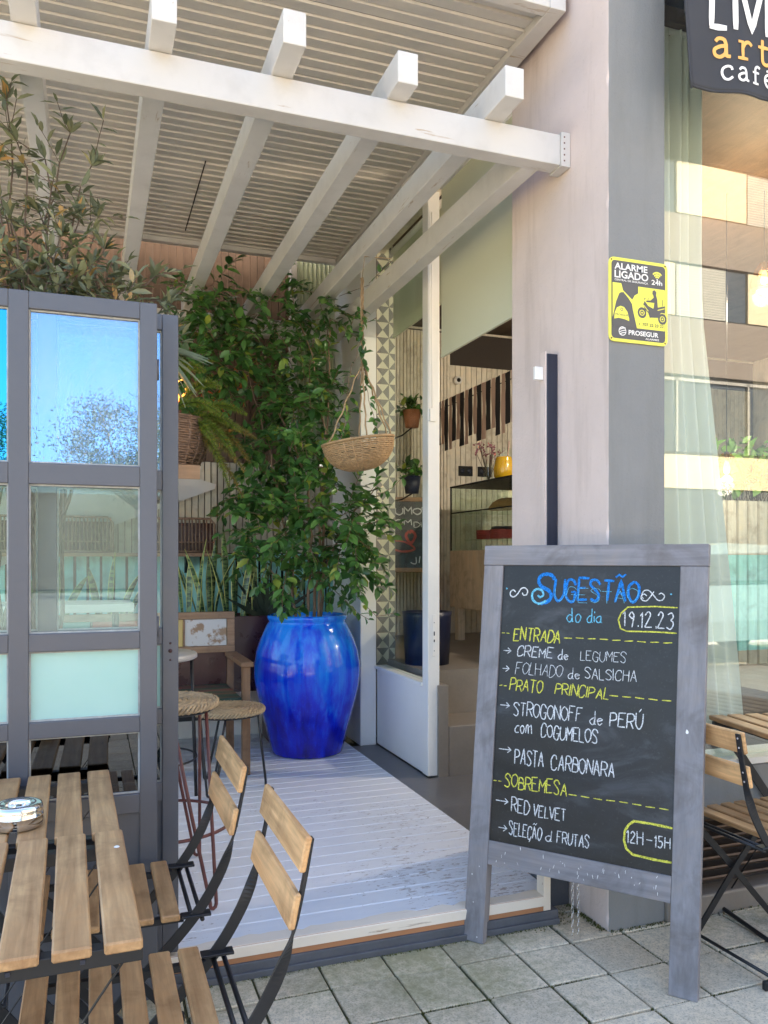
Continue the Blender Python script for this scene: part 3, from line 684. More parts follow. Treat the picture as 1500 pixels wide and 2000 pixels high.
for k, x in enumerate((1.34, .965, .56, .172, -.218, -.61, -1.0, -1.4)):
    mb = MB(); e = (2.465, 2.515, 2.443, 2.47, 2.45, 2.46, 2.47, 2.45)[k]
    mb.box((x, e, 2.886), (x+.073, 5.40, 2.992)); obj('rafter', mb, M['pergola_y'], G, bevel=.003)

# ================================================================== folding doors
def door_leaf(label, x0, x1, y0, zb, zt, blue):
    th = .042; st = .0475; mu = .051
    t = thing('folding_door', label, 'door', ((x0+x1)/2, y0, zb), world=True, group='folding door leaves')
    xm = (x0 + x1)/2
    rails = [(1.982, zt), (1.503, 1.561), (1.042, 1.092), (.804, .850), (.574, .629), (zb, zb+.12)]
    mb = MB()
    for (a, b) in ((x0, x0+st), (xm-mu/2, xm+mu/2), (x1-st, x1)): mb.box((a, y0, zb), (b, y0+th, zt))
    for (a, b) in rails:
        mb.box((x0+st, y0+.0006, a), (xm-mu/2, y0+th-.0006, b)); mb.box((xm+mu/2, y0+.0006, a), (x1-st, y0+th-.0006, b))
    obj('door_frame', mb, M['door'], t, bevel=.0025)
    cols = [(x0+st, xm-mu/2), (xm+mu/2, x1-st)]
    rows = [(1.561, 1.982, 'top'), (1.092, 1.503, 'mid'), (.850, 1.042, 'frost'), (.629, .804, 'dark'), (zb+.12, .574, 'panel')]
    pm = MB()
    for ci, (a, b) in enumerate(cols):
        for (c, d, kind) in rows:
            mb = MB()
            if kind == 'panel':
                mb.box((a, y0+.010, c), (b, y0+.028, d)); obj('panel', mb, M['door'], t); continue
            mb.box((a, y0+.018, c), (b, y0+.022, d))
            m = {'top': M['sky_blue_glass'] if (ci == 0 and blue) else M['door_glass_top'], 'mid': M['door_glass'], 'frost': M['frosted'], 'dark': M['dark_glass']}[kind]
            o = obj('pane', mb, m, t)
            if kind == 'frost': o['label'] = 'frosted mint pane'
            e = .0045
            for (p, q, r, s) in ((a, c, b, c+e), (a, d-e, b, d), (a, c+e, a+e, d-e), (b-e, c+e, b, d-e)):
                pm.box((p, y0+.011+rnd.uniform(0,.002), q), (r, y0+.0178, s))
    obj('putty', pm, M['white_putty'], t)
    return t
M['cane'] = plain('tan_vine_cane', (.26,.17,.11), .8, .3, 30, .4, .002)
M['white_putty'] = plain('old_putty', (.42,.42,.40), .7, .3, 30, .4)
dA = door_leaf('front grey folding door leaf with sky blue reflection tinted into its glass and a frosted mint pane', -.545, .183, 2.405, .035, 2.03, True)
dB = door_leaf('second grey folding door leaf just behind the front leaf, only its right edge clear', -.478, .252, 2.50, .115, 2.03, False)
mb = MB()
for (z, r) in ((1.045, .0035), (1.022, .006), (.995, .003)): mb.tube([(.228, 2.4985, z), (.228, 2.503, z)], r, 12)
obj('keyhole', mb, M['red_box'], dB)
for (z) in (.35, 1.1, 1.85):
    mb = MB(); mb.tube([(.186, 2.45, z-.03), (.186, 2.45, z+.03)], .006, 8); obj('hinge', mb, M['door'], dA)

# ================================================================== cobalt pot and vine
vase = thing('blue_pot', 'big glossy cobalt blue glazed pot with drip marks on the deck', 'pot', (1.272, 4.89, .1005))
mb = MB(); mb.lathe([(.0,0),(.20,0),(.215,.004),(.222,.015),(.236,.08),(.262,.18),(.292,.29),(.317,.40),(.328,.48),(.327,.55),(.314,.63),(.290,.70),(.262,.765),(.246,.795),(.238,.806),(.237,.814),(.245,.823),(.249,.836),(.245,.848),(.236,.852),(.226,.846),(.220,.82),(.222,.70)], n=72); obj('pot_body', mb, M['glaze'], vase)
mb = MB(); mb.disc((0,0,.735), .225, 40); obj('soil', mb, M['soil'], vase)
mb = MB(); mb.tube([(.02, -.2962, .665), (.02, -.291, .665)], .012, 14); obj('drain_hole', mb, M['navy'], vase)

LV = [(0,0,0),(.16,.30,.06),(0,.30,-.02),(-.16,.30,.06),(.155,.66,.05),(0,.66,-.03),(-.155,.66,.05),(0,1,-.10)]
LVW = [0,1,0,1,.85,0,.85,0]
LF = [(0,2,1),(0,3,2),(1,2,5,4),(2,3,6,5),(4,5,7),(5,6,7)]
def leaf(mb, p, d, up, L, wr=.42, curl=1.0):
    d = d.normalized(); s = d.cross(up)
    if s.length < 1e-3: s = d.cross(Vector((1, .3, .2)))
    s.normalize(); n = s.cross(d)
    k = wr/.32
    mb.add([p + s*(q[0]*L*k) + d*(q[1]*L) + n*(q[2]*L*curl) for q in LV], LF, True)
def rv(s=1.0): return Vector((rnd.gauss(0, s), rnd.gauss(0, s), rnd.gauss(0, s)))
def twig(leaves, stems, p0, d, n, step, L, wr, droop=.12, r=.0022, pair=True, curl=1.0, jit=.28):
    p = Vector(p0); d = d.normalized(); pts = [p.copy()]
    for i in range(n):
        d = (d + rv(jit*.35) + Vector((0,0,-droop*.35))).normalized(); p = p + d*step; pts.append(p.copy())
        side = d.cross(Vector((0,0,1)) + rv(.4)).normalized()
        for sgn in ((1,-1) if pair else ((1,) if i % 2 else (-1,))):
            ld = (d*.55 + side*sgn*.8 + rv(.22) + Vector((0,0,-.12))).normalized()
            leaf(leaves, p + rv(.003), ld, Vector((0,0,1)) + Vector((0,-.55,0)) + rv(.38), L*rnd.choice((.55,.8,.95,1.1,1.3))*rnd.uniform(.9,1.1), wr*rnd.uniform(.85, 1.15), curl)
    leaf(leaves, p, d + rv(.15), Vector((0,-.5,1)) + rv(.2), L*rnd.uniform(.7, 1.05), wr)
    if stems is not None: stems.tube(pts, r, 4, caps=False)

vine = thing('climbing_vine', 'dense glossy green vine climbing from the blue pot up to the pergola rafters', 'vine', (1.272, 4.89, .84), world=True)
LE = MB(); ST = MB()
stemp = []
for (bx, by, pts) in [(1.25, 4.85, [(1.27,4.8,1.25),(1.24,4.82,1.8),(1.05,4.92,2.3),(.75,5.0,2.85)]),(1.30, 4.9, [(1.33,4.85,1.3),(1.36,4.8,1.9),(1.32,4.85,2.45),(1.17,5.0,2.95)]),
        (1.33, 4.84, [(1.35,4.8,1.2),(1.5,4.7,1.55),(1.62,4.6,1.72)]),(1.21, 4.9, [(1.17,4.88,1.2),(1.1,4.85,1.6),(1.02,4.9,2.0),(.9,4.95,2.5)]),(1.36, 4.95, [(1.38,4.9,1.4),(1.40,4.88,2.1),(1.42,4.9,2.8)])]:
    P_ = [Vector((bx, by, .80))] + [Vector(q) for q in pts]; Q = []
    for i in range(len(P_)-1):
        a = P_[max(i-1,0)]; b = P_[i]; c = P_[i+1]; e = P_[min(i+2, len(P_)-1)]
        for k in range(6):
            u = k/6; Q.append(.5*((2*b) + (-a+c)*u + (2*a-5*b+4*c-e)*u*u + (-a+3*b-3*c+e)*u**3) + rv(.006))
    Q.append(P_[-1]); N = len(Q)
    ST.tube(Q, [.011*(1-.75*i/N) for i in range(N)], 6); stemp.append(Q)
def clump(c, rx, rz, ry, n, L, wr=.44, out=.7, droop=.25, nl=(4, 7)):
    for _ in range(int(n*1.15)):
        while True:
            q = Vector((rnd.uniform(-1,1), rnd.uniform(-1,1), rnd.uniform(-1,1)))
            if q.length < 1: break
        q = q * (.35 + .65*rnd.random()**.4)/max(q.length, .2) * q.length if False else q
        p = Vector(c) + Vector((q.x*rx, q.y*ry, q.z*rz))
        if p.y > 5.5: p.y = 5.5
        if p.x > 1.63 and p.y > 4.85: p.y = 4.8
        d = Vector((q.x*out, q.y*out - .25, q.z*out)) + rv(.35)
        twig(LE, ST, p, d, rnd.randint(*nl), .034, L, wr, droop)
for (cx, cyy, cz, rx, rz, ry, n) in [(.66,5.0,2.80,.17,.18,.2,32),(1.10,5.05,2.90,.16,.13,.2,17),(1.41,4.9,2.83,.09,.07,.12,8),(.72,4.98,2.56,.20,.17,.2,34),(.64,4.9,2.36,.16,.14,.14,15),(1.02,5.0,2.62,.17,.14,.2,17),
        (1.20,4.95,2.44,.18,.18,.2,24),(1.30,4.85,2.20,.20,.22,.22,28),(1.10,4.92,2.05,.19,.18,.2,22),(.97,4.95,1.78,.15,.17,.18,16),(1.22,4.78,1.80,.20,.20,.24,26),
        (1.16,4.72,1.47,.28,.20,.24,36),(1.45,4.68,1.48,.20,.19,.2,24),(1.04,4.75,1.28,.16,.09,.2,10),(1.44,4.72,1.25,.14,.10,.18,12),(1.30,4.82,1.07,.10,.04,.12,2),(.90,4.98,1.58,.08,.1,.12,5)]:
    clump((cx, cyy, cz), rx, rz, ry, n, .074)
for Q in stemp:
    for i, p in enumerate(Q):
        if p.z > 1.2:
            for _ in range(1): twig(LE, ST, p, rv(1) + Vector((0,-.4,0)), 3, .034, .07, .44)
def trail(pts, n, L=.065, gap=.04):
    P_ = [Vector(q) for q in pts]
    for i in range(len(P_)-1):
        a, b = P_[i], P_[i+1]; k = max(2, int((b-a).length/gap))
        ST.tube([a.lerp(b, j/k) + rv(.004) for j in range(k+1)], .0018, 4, caps=False)
        for j in range(k):
            for _ in range(n):
                p = a.lerp(b, rnd.random()); leaf(LE, p, (b-a).normalized()*.5 + rv(.7) + Vector((0,-.2,-.2)), Vector((0,-.6,1)) + rv(.4), L*rnd.uniform(.6, 1.15), .44)
trail([(1.42,4.65,1.55),(1.58,4.55,1.66),(1.68,4.45,1.72),(1.74,4.35,1.80)], 2)
trail([(1.50,4.6,1.5),(1.66,4.5,1.52),(1.74,4.45,1.50)], 2)
trail([(1.48,4.62,1.42),(1.62,4.55,1.32),(1.66,4.5,1.18)], 2)
trail([(1.45,4.65,1.15),(1.55,4.6,1.02),(1.62,4.58,.95),(1.70,4.5,.97)], 2)
trail([(1.40,4.7,1.1),(1.50,4.62,.98),(1.58,4.6,.93)], 2)
trail([(.72,5.0,2.95),(.55,5.1,3.02),(.30,5.2,3.03),(.12,5.25,3.0)], 1, .06, .06)
trail([(.46,5.1,3.0),(.47,5.1,2.7)], 2, .06, .03)
trail([(1.45,4.8,2.92),(1.58,4.6,2.95),(1.62,4.3,2.99)], 1, .05, .09)
trail([(1.46,4.75,2.65),(1.40,4.3,2.66),(1.345,4.02,2.60),(1.335,4.0,2.42)], 1, .055)
trail([(1.335,4.0,2.60),(1.33,3.99,2.40),(1.36,4.0,2.2),(1.41,4.02,2.02),(1.42,4.0,1.9)], 2, .055, .035)
trail([(1.33,4.0,2.45),(1.27,4.02,2.25),(1.25,4.02,2.05),(1.22,4.0,1.92)], 1, .055, .045)
trail([(1.345,4.0,2.52),(1.42,4.0,2.56)], 1, .05, .04)
obj('stem', ST, M['cane'], vine, recalc=False); obj('foliage', LE, M['vine_leaf'], vine, recalc=False)

# ================================================================== grey-green shrub behind the doors
LE = MB(); ST = MB()
shrub = thing('evergreen_shrub', 'loose grey green shrub rising behind the folding doors', 'shrub', (-.25, 3.0, .1), world=True)
roots = []
tops = [(-.26,2.95,2.80),(-.22,2.9,2.68),(-.07,3.0,2.76),(.0,2.95,2.66),(-.30,2.85,2.58),(-.16,3.0,2.50),(.03,3.0,2.50),(.06,2.95,2.36),(-.10,2.9,2.36),(-.24,2.9,2.40),(.10,2.95,2.26),(.20,2.9,2.26),(.25,2.88,2.16),(-.02,2.9,2.2),(-.2,2.85,2.2),(-.36,2.9,2.7),(-.4,2.95,2.4),(-.5,3.0,2.6),(-.1,2.85,2.12),(.12,2.85,2.12),(.30,2.9,2.09),(-.3,2.85,2.1)]
for tp in tops + [(-.12,2.92,2.62),(-.28,2.92,2.48),(-.02,2.92,2.44),(.14,2.9,2.20),(.18,2.88,2.12)]:
    a = Vector((rnd.uniform(-.3, -.1), rnd.uniform(2.95, 3.15), 1.0)); b = Vector(tp); N = 16; Q = []
    for i in range(N+1):
        u = i/N; Q.append(a.lerp(b, u) + Vector((math.sin(u*3)*(b.x-a.x)*-.25, 0, math.sin(u*math.pi)*.06)) + rv(.008))
    ST.tube(Q, [.009*(1-.75*i/N) for i in range(N+1)], 5)
    for i in range(5, N+1):
        p = Q[i]; d = (Q[min(i+1, N)] - Q[i-1]).normalized()
        if p.z < 1.95: continue
        for _ in range(rnd.choice((1, 1, 2))):
            twig(LE, ST, p, d*.25 + Vector((rnd.gauss(0,.9), rnd.gauss(0,.5), rnd.uniform(-.3,.4))), rnd.randint(3, 6), .026, .058, .25, .1, .0013, False, .8)
        if rnd.random() < .8: leaf(LE, p, d*.4 + rv(.7), Vector((0,-.3,1)) + rv(.5), rnd.uniform(.045, .075), .28)
    for _ in range(7): leaf(LE, Q[-1], d + rv(.5), Vector((0,0,1)) + rv(.4), rnd.uniform(.05, .08), .25)
for _ in range(70):
    p = Vector((rnd.uniform(-.45, .26), rnd.uniform(2.8, 3.0), rnd.uniform(2.02, 2.22)))
    twig(LE, ST, p, Vector((rnd.uniform(-.4,.6), -.1, .7)) + rv(.3), rnd.randint(3, 5), .03, .06, .28, .1, .0013, False)
obj('branch', ST, M['bark'], shrub, recalc=False); obj('foliage', LE, M['olive_leaf'], shrub, recalc=False)
mb = MB(); mb.lathe([(0,0),(.15,0),(.2,.42),(.21,.44),(.19,.44),(.18,.38)], (-.2, 3.05, .102)); mb.disc((-.2, 3.05, .48), .185, 30); o = obj('planter_pot', mb, M['terracotta'], None); tag(o, 'plain pot behind the doors holding the grey green shrub', 'pot')
# strap leaved plant beside it
pl = thing('strap_leaf_plant', 'pale strap leaved plant poking out beside the folding door top', 'plant', (.22, 3.3, .1), world=True)
mb = MB(); st = MB(); st.tube([(.2,3.3,.1),(.22,3.3,1.2),(.235,3.2,2.0),(.255,3.1,2.06)], .012, 6)
for k in range(16):
    q = rnd.uniform(-1.2, 1.6); d = Vector((math.cos(q)*.8, rnd.uniform(-.6,.4), math.sin(q)*.6)).normalized(); p = Vector((.245, 3.1, 2.07)); L = rnd.uniform(.12, .2)
    pts = []; w = []
    for i in range(6):
        u = i/5; pts.append(p + d*L*u + Vector((0,0,-.05*u*u))); w.append(d.cross(Vector((0,-1,.5))).normalized()*(.009*(1-u**2)+.0008))
    mb.ribbon(pts, w, .001)
obj('stem', st, M['bark'], pl); obj('foliage', mb, M['palm'], pl)

# ================================================================== wicker
def wicker_bowl(mb, prof, c, rows, rad, n=64, ribs=16, amp=.004):
    # prof: function v -> (r, z)
    for i in range(rows):
        v = i/(rows-1); r, z = prof(v); pts = []
        for k in range(n):
            q = 2*math.pi*k/n; a = amp*math.cos(q*ribs/1.0 + math.pi*(i % 2)); pts.append((c[0]+(r+a)*math.cos(q), c[1]+(r+a)*math.sin(q), c[2]+z+rnd.uniform(-.0012,.0012)))
        mb.tube(pts, rad*rnd.uniform(.85, 1.15), 5, closed=True)
    for k in range(ribs):
        q = 2*math.pi*(k+.5)/ribs; pts = []
        for i in range(9):
            r, z = prof(i/8); pts.append((c[0]+(r-.001)*math.cos(q), c[1]+(r-.001)*math.sin(q), c[2]+z))
        mb.tube(pts, rad*1.3, 5)
# right hanging basket (tilted)
hb = thing('hanging_basket', 'round honey wicker basket hanging tilted on jute ropes', 'basket', (1.335, 4.0, 1.76))
mb = MB(); prof = lambda v: (.183*math.sin(.12+v*1.45)**.75, .152*(1-math.cos(.1+v*1.47)) if False else .145*v**1.5)
wicker_bowl(mb, prof, (0,0,0), 22, .0046, 72, 26, .0035)
mb.tube([(.187*math.cos(2*math.pi*k/60), .187*math.sin(2*math.pi*k/60), .149) for k in range(60)], .008, 6, closed=True)
tilt = Matrix.Rotation(R(-9), 4, 'Y'); mb.v = [tuple(tilt @ Vector(p)) for p in mb.v]; obj('bowl', mb, M['wicker'], hb)
mb = MB(); mb.disc((0,0,.10), .15, 24); mb.v = [tuple(tilt @ Vector(p)) for p in mb.v]; obj('soil', mb, M['soil'], hb)
mb = MB(); top = Vector((0, 0, .80))
for q in (200, 320, 70, 265, 10):
    e = tilt @ Vector((.186*math.cos(R(q)), .186*math.sin(R(q)), .15)); knot = Vector((0, 0, .56))
    pts = [e.lerp(knot, i/14) + Vector((.004*math.sin(i*1.7+q), .004*math.cos(i*1.7), 0)) for i in range(15)]; mb.tube(pts, .0046, 5)
for k in range(3): mb.tube([(.006*math.cos(i*.9+k*2.1), .006*math.sin(i*.9+k*2.1), .52+.02*i) for i in range(25)], .0045, 5)
for k in range(12): a = rv(.5); mb.tube([(0,0,.55), (a.x*.03, a.y*.03, .50), (a.x*.05, a.y*.05, .44+rnd.random()*.03)], .0018, 4)
mb.tube([(0,0,1.0), (.02,.02,1.12), (.2,.1,1.16)], .002, 4)
obj('rope', mb, M['rope'], hb)
# left planter with foxtail fern
wb = thing('wicker_planter', 'brown wicker planter standing on the dark red shelf', 'planter', (.37, 4.68, 1.801))
mb = MB(); wicker_bowl(mb, lambda v: (.20 + .06*math.sin(v*2.2), .27*v), (0,0,0), 22, .0075, 64, 22, .006); obj('basket_body', mb, M['wicker_dark'], wb)
mb = MB(); mb.disc((0,0,.22), .21, 24); obj('soil', mb, M['soil'], wb)
fern = thing('foxtail_fern', 'yellowing foxtail fern spilling out of the brown wicker planter', 'fern', (.37, 4.68, 2.02), world=True)
A_, Bf, ST = MB(), MB(), MB()
ends = [(.82,4.5,2.10,0),(.88,4.55,1.98,1),(.80,4.45,1.78,1),(.74,4.42,1.86,0),(.66,4.4,2.22,0),(.58,4.4,2.30,0),(.50,4.4,2.30,0),(.45,4.5,2.34,0),(.80,4.5,1.64,1),(.66,4.4,2.08,0),(.64,4.4,1.9,0),(.36,4.4,2.30,0),(.72,4.45,1.68,0),(.25,4.4,2.26,0),(.85,4.55,1.84,1),(.78,4.45,2.0,0)]
for (ex, ey, ez, dry) in ends:
    a = Vector((.37+rnd.uniform(-.08,.12), 4.66+rnd.uniform(-.08,.05), 2.02)); b = Vector((ex, ey, ez)); h = Vector(((a.x+b.x)/2, (a.y+b.y)/2, max(a.z, b.z)+.10 + rnd.uniform(0,.06))); N = 22; Q = []
    for i in range(N+1):
        u = i/N; Q.append(a*(1-u)**2 + h*2*u*(1-u) + b*u*u)
    ST.tube(Q, .0022, 4); tgt = Bf if dry else A_
    for i in range(4, N+1):
        d = (Q[min(i+1,N)] - Q[i-1]).normalized(); rr = .046*math.sin(math.pi*min(1, (i-2)/(N-1))*.9+.15)
        for _ in range(46):
            o_ = (rv(1)).normalized(); o_ = (o_ - d*o_.dot(d)).normalized(); q = (o_ + d*.7).normalized(); p = Q[i] + (Q[min(i+1,N)]-Q[i])*rnd.random()
            s_ = q.cross(Vector((0,-1,.2))+rv(.3)).normalized()*.0019; e = p + q*rr*rnd.uniform(.6,1.1)
            tgt.add([p-s_, p+s_, e], [(0,1,2)])
obj('stem', ST, M['bark'], fern); o = obj('frond', A_, M['fern'], fern, recalc=False); o = obj('frond', Bf, M['fern_dry'], fern, recalc=False); o['label'] = 'browned fronds'
# amber lantern and orange leaves
la = thing('amber_lantern', 'small glowing amber lantern hanging behind the fern', 'lantern', (.53, 5.3, 2.30))
mb = MB(); mb.lathe([(.02,0),(.045,.02),(.05,.08),(.035,.13),(.015,.15)], n=20); obj('shade', mb, M['amber'], la)
mb = MB(); mb.tube([(0,0,.15),(0,0,.5)], .003, 5); mb.cyl((0,0,.148), .018, .02, 14); obj('cord', mb, M['metal'], la)
ol = MB()
for _ in range(60): leaf(ol, Vector((rnd.gauss(.78,.06), rnd.uniform(5.3,5.45), rnd.gauss(2.32,.035))), rv(1), Vector((0,-1,.4))+rv(.5), rnd.uniform(.03,.06), .4)
for _ in range(30): leaf(ol, Vector((rnd.gauss(.98,.06), rnd.uniform(5.35,5.45), rnd.gauss(2.48,.03))), rv(1), Vector((0,-1,.4))+rv(.5), rnd.uniform(.03,.05), .4)
og = thing('orange_creeper', 'sprays of orange and red leaves on the brown slats behind the fern', 'creeper', (.78, 5.5, 2.3), world=True)
obj('foliage', ol, M['orange_leaf'], og, recalc=False)
mb = MB(); mb.tube([(.62,5.56,2.2),(.78,5.46,2.32),(.98,5.46,2.48),(1.1,5.55,2.5)], .003, 5); obj('stem', mb, M['bark'], og)

# ================================================================== planter box and snake plants
pb = thing('planter_box', 'long dark red planter box along the back wall', 'planter', (0, 5.32, .1), world=True)
mb = MB(); mb.box((-2.2, 5.15, .45), (1.2, 5.17, .93)); mb.box((-2.2, 5.47, .45), (1.2, 5.49, .93)); mb.box((1.18, 5.171, .45), (1.2, 5.469, .929)); mb.box((-2.2, 5.171, .45), (-2.18, 5.469, .929)); mb.box((-2.179, 5.171, .45), (1.179, 5.469, .47)); obj('box_sides', mb, M['red_box'], pb, bevel=.002)
mb = MB(); mb.box((-2.178, 5.172, .85), (1.178, 5.468, .88)); obj('soil', mb, M['soil'], pb)
for x in (-2.1, -.5, 1.1):
    mb = MB(); mb.box((x, 5.2, .101), (x+.06, 5.44, .449)); obj('foot', mb, M['red_box'], pb)
def blade(bm_v, base, dirv, L, w, bend):
    pts = []; N = 10; wv = []; a = rnd.uniform(0, 3.14); tw = rnd.uniform(-.8, .8)
    for i in range(N+1):
        u = i/N; pts.append(Vector(base) + Vector(dirv)*L*u + Vector((bend[0]*u*u, bend[1]*u*u, -abs(bend[0])*.25*u*u)))
        ww = w*(.55+.9*u if u < .5 else 1.0*(1-((u-.5)/.5)**2.2))+.0006; wv.append((ww, a + tw*u))
    for i in range(N+1):
        t = (pts[min(i+1,N)]-pts[max(i-1,0)]).normalized(); s = Vector((math.cos(wv[i][1]), math.sin(wv[i][1])*.6, 0)); s = (s - t*s.dot(t)).normalized(); n = t.cross(s)
        ww = wv[i][0]
        bm_v.append([pts[i]-s*ww+n*ww*.35, pts[i]-s*ww*.72+n*ww*.16, pts[i], pts[i]+s*ww*.72+n*ww*.16, pts[i]+s*ww+n*ww*.35])
    return N
def snake_plant(label, x, y, blades, group, mat='snake'):
    t = thing('snake_plant', label, 'plant', (x, y, .885), group=group)
    for (dx, L, w, lean, bend) in blades:
        rows = []; N = blade(rows, (dx, rnd.uniform(-.05,.05), -.002), Vector((lean, rnd.uniform(-.08,.05), 1)).normalized(), L, w, (bend, 0))
        me = bpy.data.meshes.new('leaf'); V = [p for r in rows for p in r]; Fc = [(i*5+k, i*5+k+1, i*5+6+k, i*5+5+k) for i in range(N) for k in range(4)]
        me.from_pydata(V, [], Fc); me.materials.append(M[mat]); me.polygons.foreach_set('use_smooth', [True]*len(Fc))
        at = me.attributes.new('edge', 'FLOAT', 'POINT'); at.data.foreach_set('value', [1.0, .35, 0, .35, 1.0]*(N+1))
        o = bpy.data.objects.new('leaf', me); COL.objects.link(o); o.parent = t
        sd = o.modifiers.new('thickness', 'SOLIDIFY'); sd.thickness = .003
SG = 'snake plants in the planter box'
snake_plant('snake plant nearest the folding doors, two leaves leaning apart', .60, 5.31, [(-.03,.60,.020,-.06,-.05),(.0,.42,.022,.02,.0),(.03,.50,.020,-.12,-.08),(.05,.55,.018,.05,.03)], SG)
snake_plant('snake plant with a leaf bent over to the right, second from the folding doors', .74, 5.33, [(-.04,.50,.022,-.10,-.08),(0,.56,.024,.04,.02),(.03,.54,.020,.06,.16),(.0,.44,.022,-.03,.0),(-.07,.36,.02,-.2,-.04)], SG)
snake_plant('tallest snake plant with upright banded leaves, third from the folding doors', .885, 5.30, [(-.03,.64,.024,-.03,-.02),(.02,.62,.022,.03,.03),(.05,.5,.022,.08,.04),(-.05,.5,.022,-.06,-.1),(.0,.4,.022,.0,.0)], SG)
snake_plant('snake plant of straight leaves next to the dark spiky plant', 1.01, 5.33, [(-.03,.52,.022,-.02,.02),(.03,.60,.022,.0,-.02),(.06,.42,.02,.1,.04),(.0,.35,.022,.04,.0)], SG)
snake_plant('snake plant hidden mostly behind the door panes, dark leaves', .12, 5.31, [(-.06,.38,.024,-.1,-.03),(.0,.46,.024,.03,.02),(.06,.36,.022,.15,.08),(.1,.32,.02,.3,.05)], SG)
snake_plant('leaning snake plant seen through the left door pane', -.22, 5.31, [(-.04,.36,.024,-.15,-.06),(.02,.42,.024,.05,.02),(.07,.34,.022,.2,.08)], SG)
yu = thing('spiky_plant', 'dark spiky leaved plant fanning out left of the blue pot', 'plant', (1.10, 5.3, .885))
mb = MB()
for k in range(13):
    q = R(20 + k*11); d = Vector((math.cos(q), rnd.uniform(-.35,.2), math.sin(q)*1.1)).normalized(); L = rnd.uniform(.28,.42)
    pts = [Vector((0,0,0)) + d*L*u/6 for u in range(7)]; mb.ribbon(pts, [d.cross(Vector((0,-1,.2))).normalized()*.022*(1-(u/6)**1.6)+Vector((.0004,0,0)) for u in range(7)], .002)
M['yucca'] = leafmat('dark_green_spike', (.008,.016,.012), (.014,.028,.018), (.02,.04,.022), .4, .08); obj('foliage', mb, M['yucca'], yu)
# rattan trays on the ledge above the mint slats
lg = thing('wall_ledge', 'narrow brown ledge on top of the mint slats', 'ledge', (0, 5.5, 1.33), world=True)
mb = MB(); mb.box((-3, 5.40, 1.31), (.83, 5.577, 1.333)); obj('ledge_board', mb, M['old_wood_x'], lg)
for x in (-2.5, -1, .6):
    mb = MB(); mb.prism([(x, 5.43, 1.3095), (x, 5.577, 1.3095), (x, 5.577, 1.20)], (.02, 0, 0)); obj('bracket', mb, M['metal'], lg)
for (x0, x1, lab) in ((.34, .78, 'rattan slatted tray above the snake plants'), (-.26, .14, 'wide rattan slatted tray seen through the door pane'), (-.62, -.34, 'narrow rattan slatted tray seen through the left of the door pane')):
    rt = thing('rattan_tray', lab, 'tray', ((x0+x1)/2, 5.44, 1.334), group='rattan trays on the ledge'); w = (x1-x0)/2
    mb = MB(); mb.tube([(-w,-.02,0),(-w,-.02,.19),(-w+.03,-.02,.225),(w-.03,-.02,.225),(w,-.02,.19),(w,-.02,0)], .008, 6); mb.tube([(-w,-.02,.07),(w,-.02,.07)], .005, 5); mb.tube([(-w,-.02,.009),(w,-.02,.009)], .008, 5); obj('rim', mb, M['wicker_dark'], rt)
    mb = MB(); x = -w+.02
    while x < w-.01: mb.tube([(x,-.02,.009),(x+rnd.uniform(-.003,.003),-.02,.224)], .0055, 5); x += .023
    obj('cane_bars', mb, M['wicker_dark'], rt)
    mb = MB(); mb.box((-w, .06, 0), (w, .068, .20)); obj('back_panel', mb, M['red_box'], rt)

# ================================================================== bench, tables, stools on the deck
bn = thing('wooden_bench', 'old wooden bench with yellow and white painted back panels left of the blue pot', 'bench', (.2, 4.8, .1), world=True)
for (x, y, h) in ((.815, 4.48, .60), (-.75, 4.48, .60), (.815, 5.02, .86), (-.75, 5.02, .86)):
    mb = MB(); mb.box((x-.022, y-.022, .101), (x+.022, y+.022, .1+h)); obj('leg', mb, M['old_wood'], bn, bevel=.003)
mb = MB(); mb.box((-.772, 4.985, .93), (.84, 5.03, .972)); mb.box((-.772, 4.986, .725), (.84, 5.029, .765))
x = .793
for k in range(6): mb.box((x, 4.9855, .7655), (x+.046 if k == 0 else x+.008, 5.0285, .9295)); x -= .262
obj('backrest', mb, M['old_wood_x'], bn, bevel=.003)
for k, mk in enumerate(('p_white', 'p_yellow', 'p_red', 'p_teal', 'p_white', 'p_yellow')):
    x1 = .793 - .262*k; mb = MB(); mb.box((x1-.252, 4.995, .767), (x1-.003, 5.02, .928)); obj('painted_panel', mb, M[mk], bn)
mb = MB(); mb.box((-.74, 5.0, .50), (.79, 5.015, .724)); obj('lower_back', mb, M['red_box'], bn)
mb = MB(); mb.box((-.74, 4.47, .50), (.79, 4.999, .53)); obj('seat', mb, M['stripes'], bn, bevel=.003)
mb = MB(); mb.box((-.727, 4.462, .42), (.792, 4.4695, .499)); obj('seat_apron', mb, M['black'], bn)
for x in (.79, -.79):
    mb = MB(); mb.box((x-.01, 4.43, .701), (x+.06, 5.0, .728)); obj('armrest', mb, M['old_wood'], bn, bevel=.004)
bt = thing('bar_table', 'long white table behind the grey doors', 'table', (-1, 4.2, .1), world=True)
mb = MB(); mb.box((-2.4, 4.0, 1.045), (.20, 4.4, 1.085)); obj('tabletop', mb, M['white_top'], bt, bevel=.004)
for x in (-2.2, -.35, .12):
    for y in (4.05, 4.35): mb = MB(); mb.tube([(x, y, .101), (x, y, 1.044)], .012, 8); obj('leg', mb, M['metal'], bt)
    mb = MB(); mb.tube([(x, 4.05, .9), (x, 4.35, 1.0)], .008, 6); obj('brace', mb, M['metal'], bt)
rt = thing('round_side_table', 'small round white table with thin black legs behind the stools', 'table', (.27, 4.12, .1))
mb = MB(); mb.lathe([(0,.705),(.225,.705),(.235,.712),(.235,.728),(.228,.735),(0,.735)], n=48); obj('tabletop', mb, M['white_top'], rt)
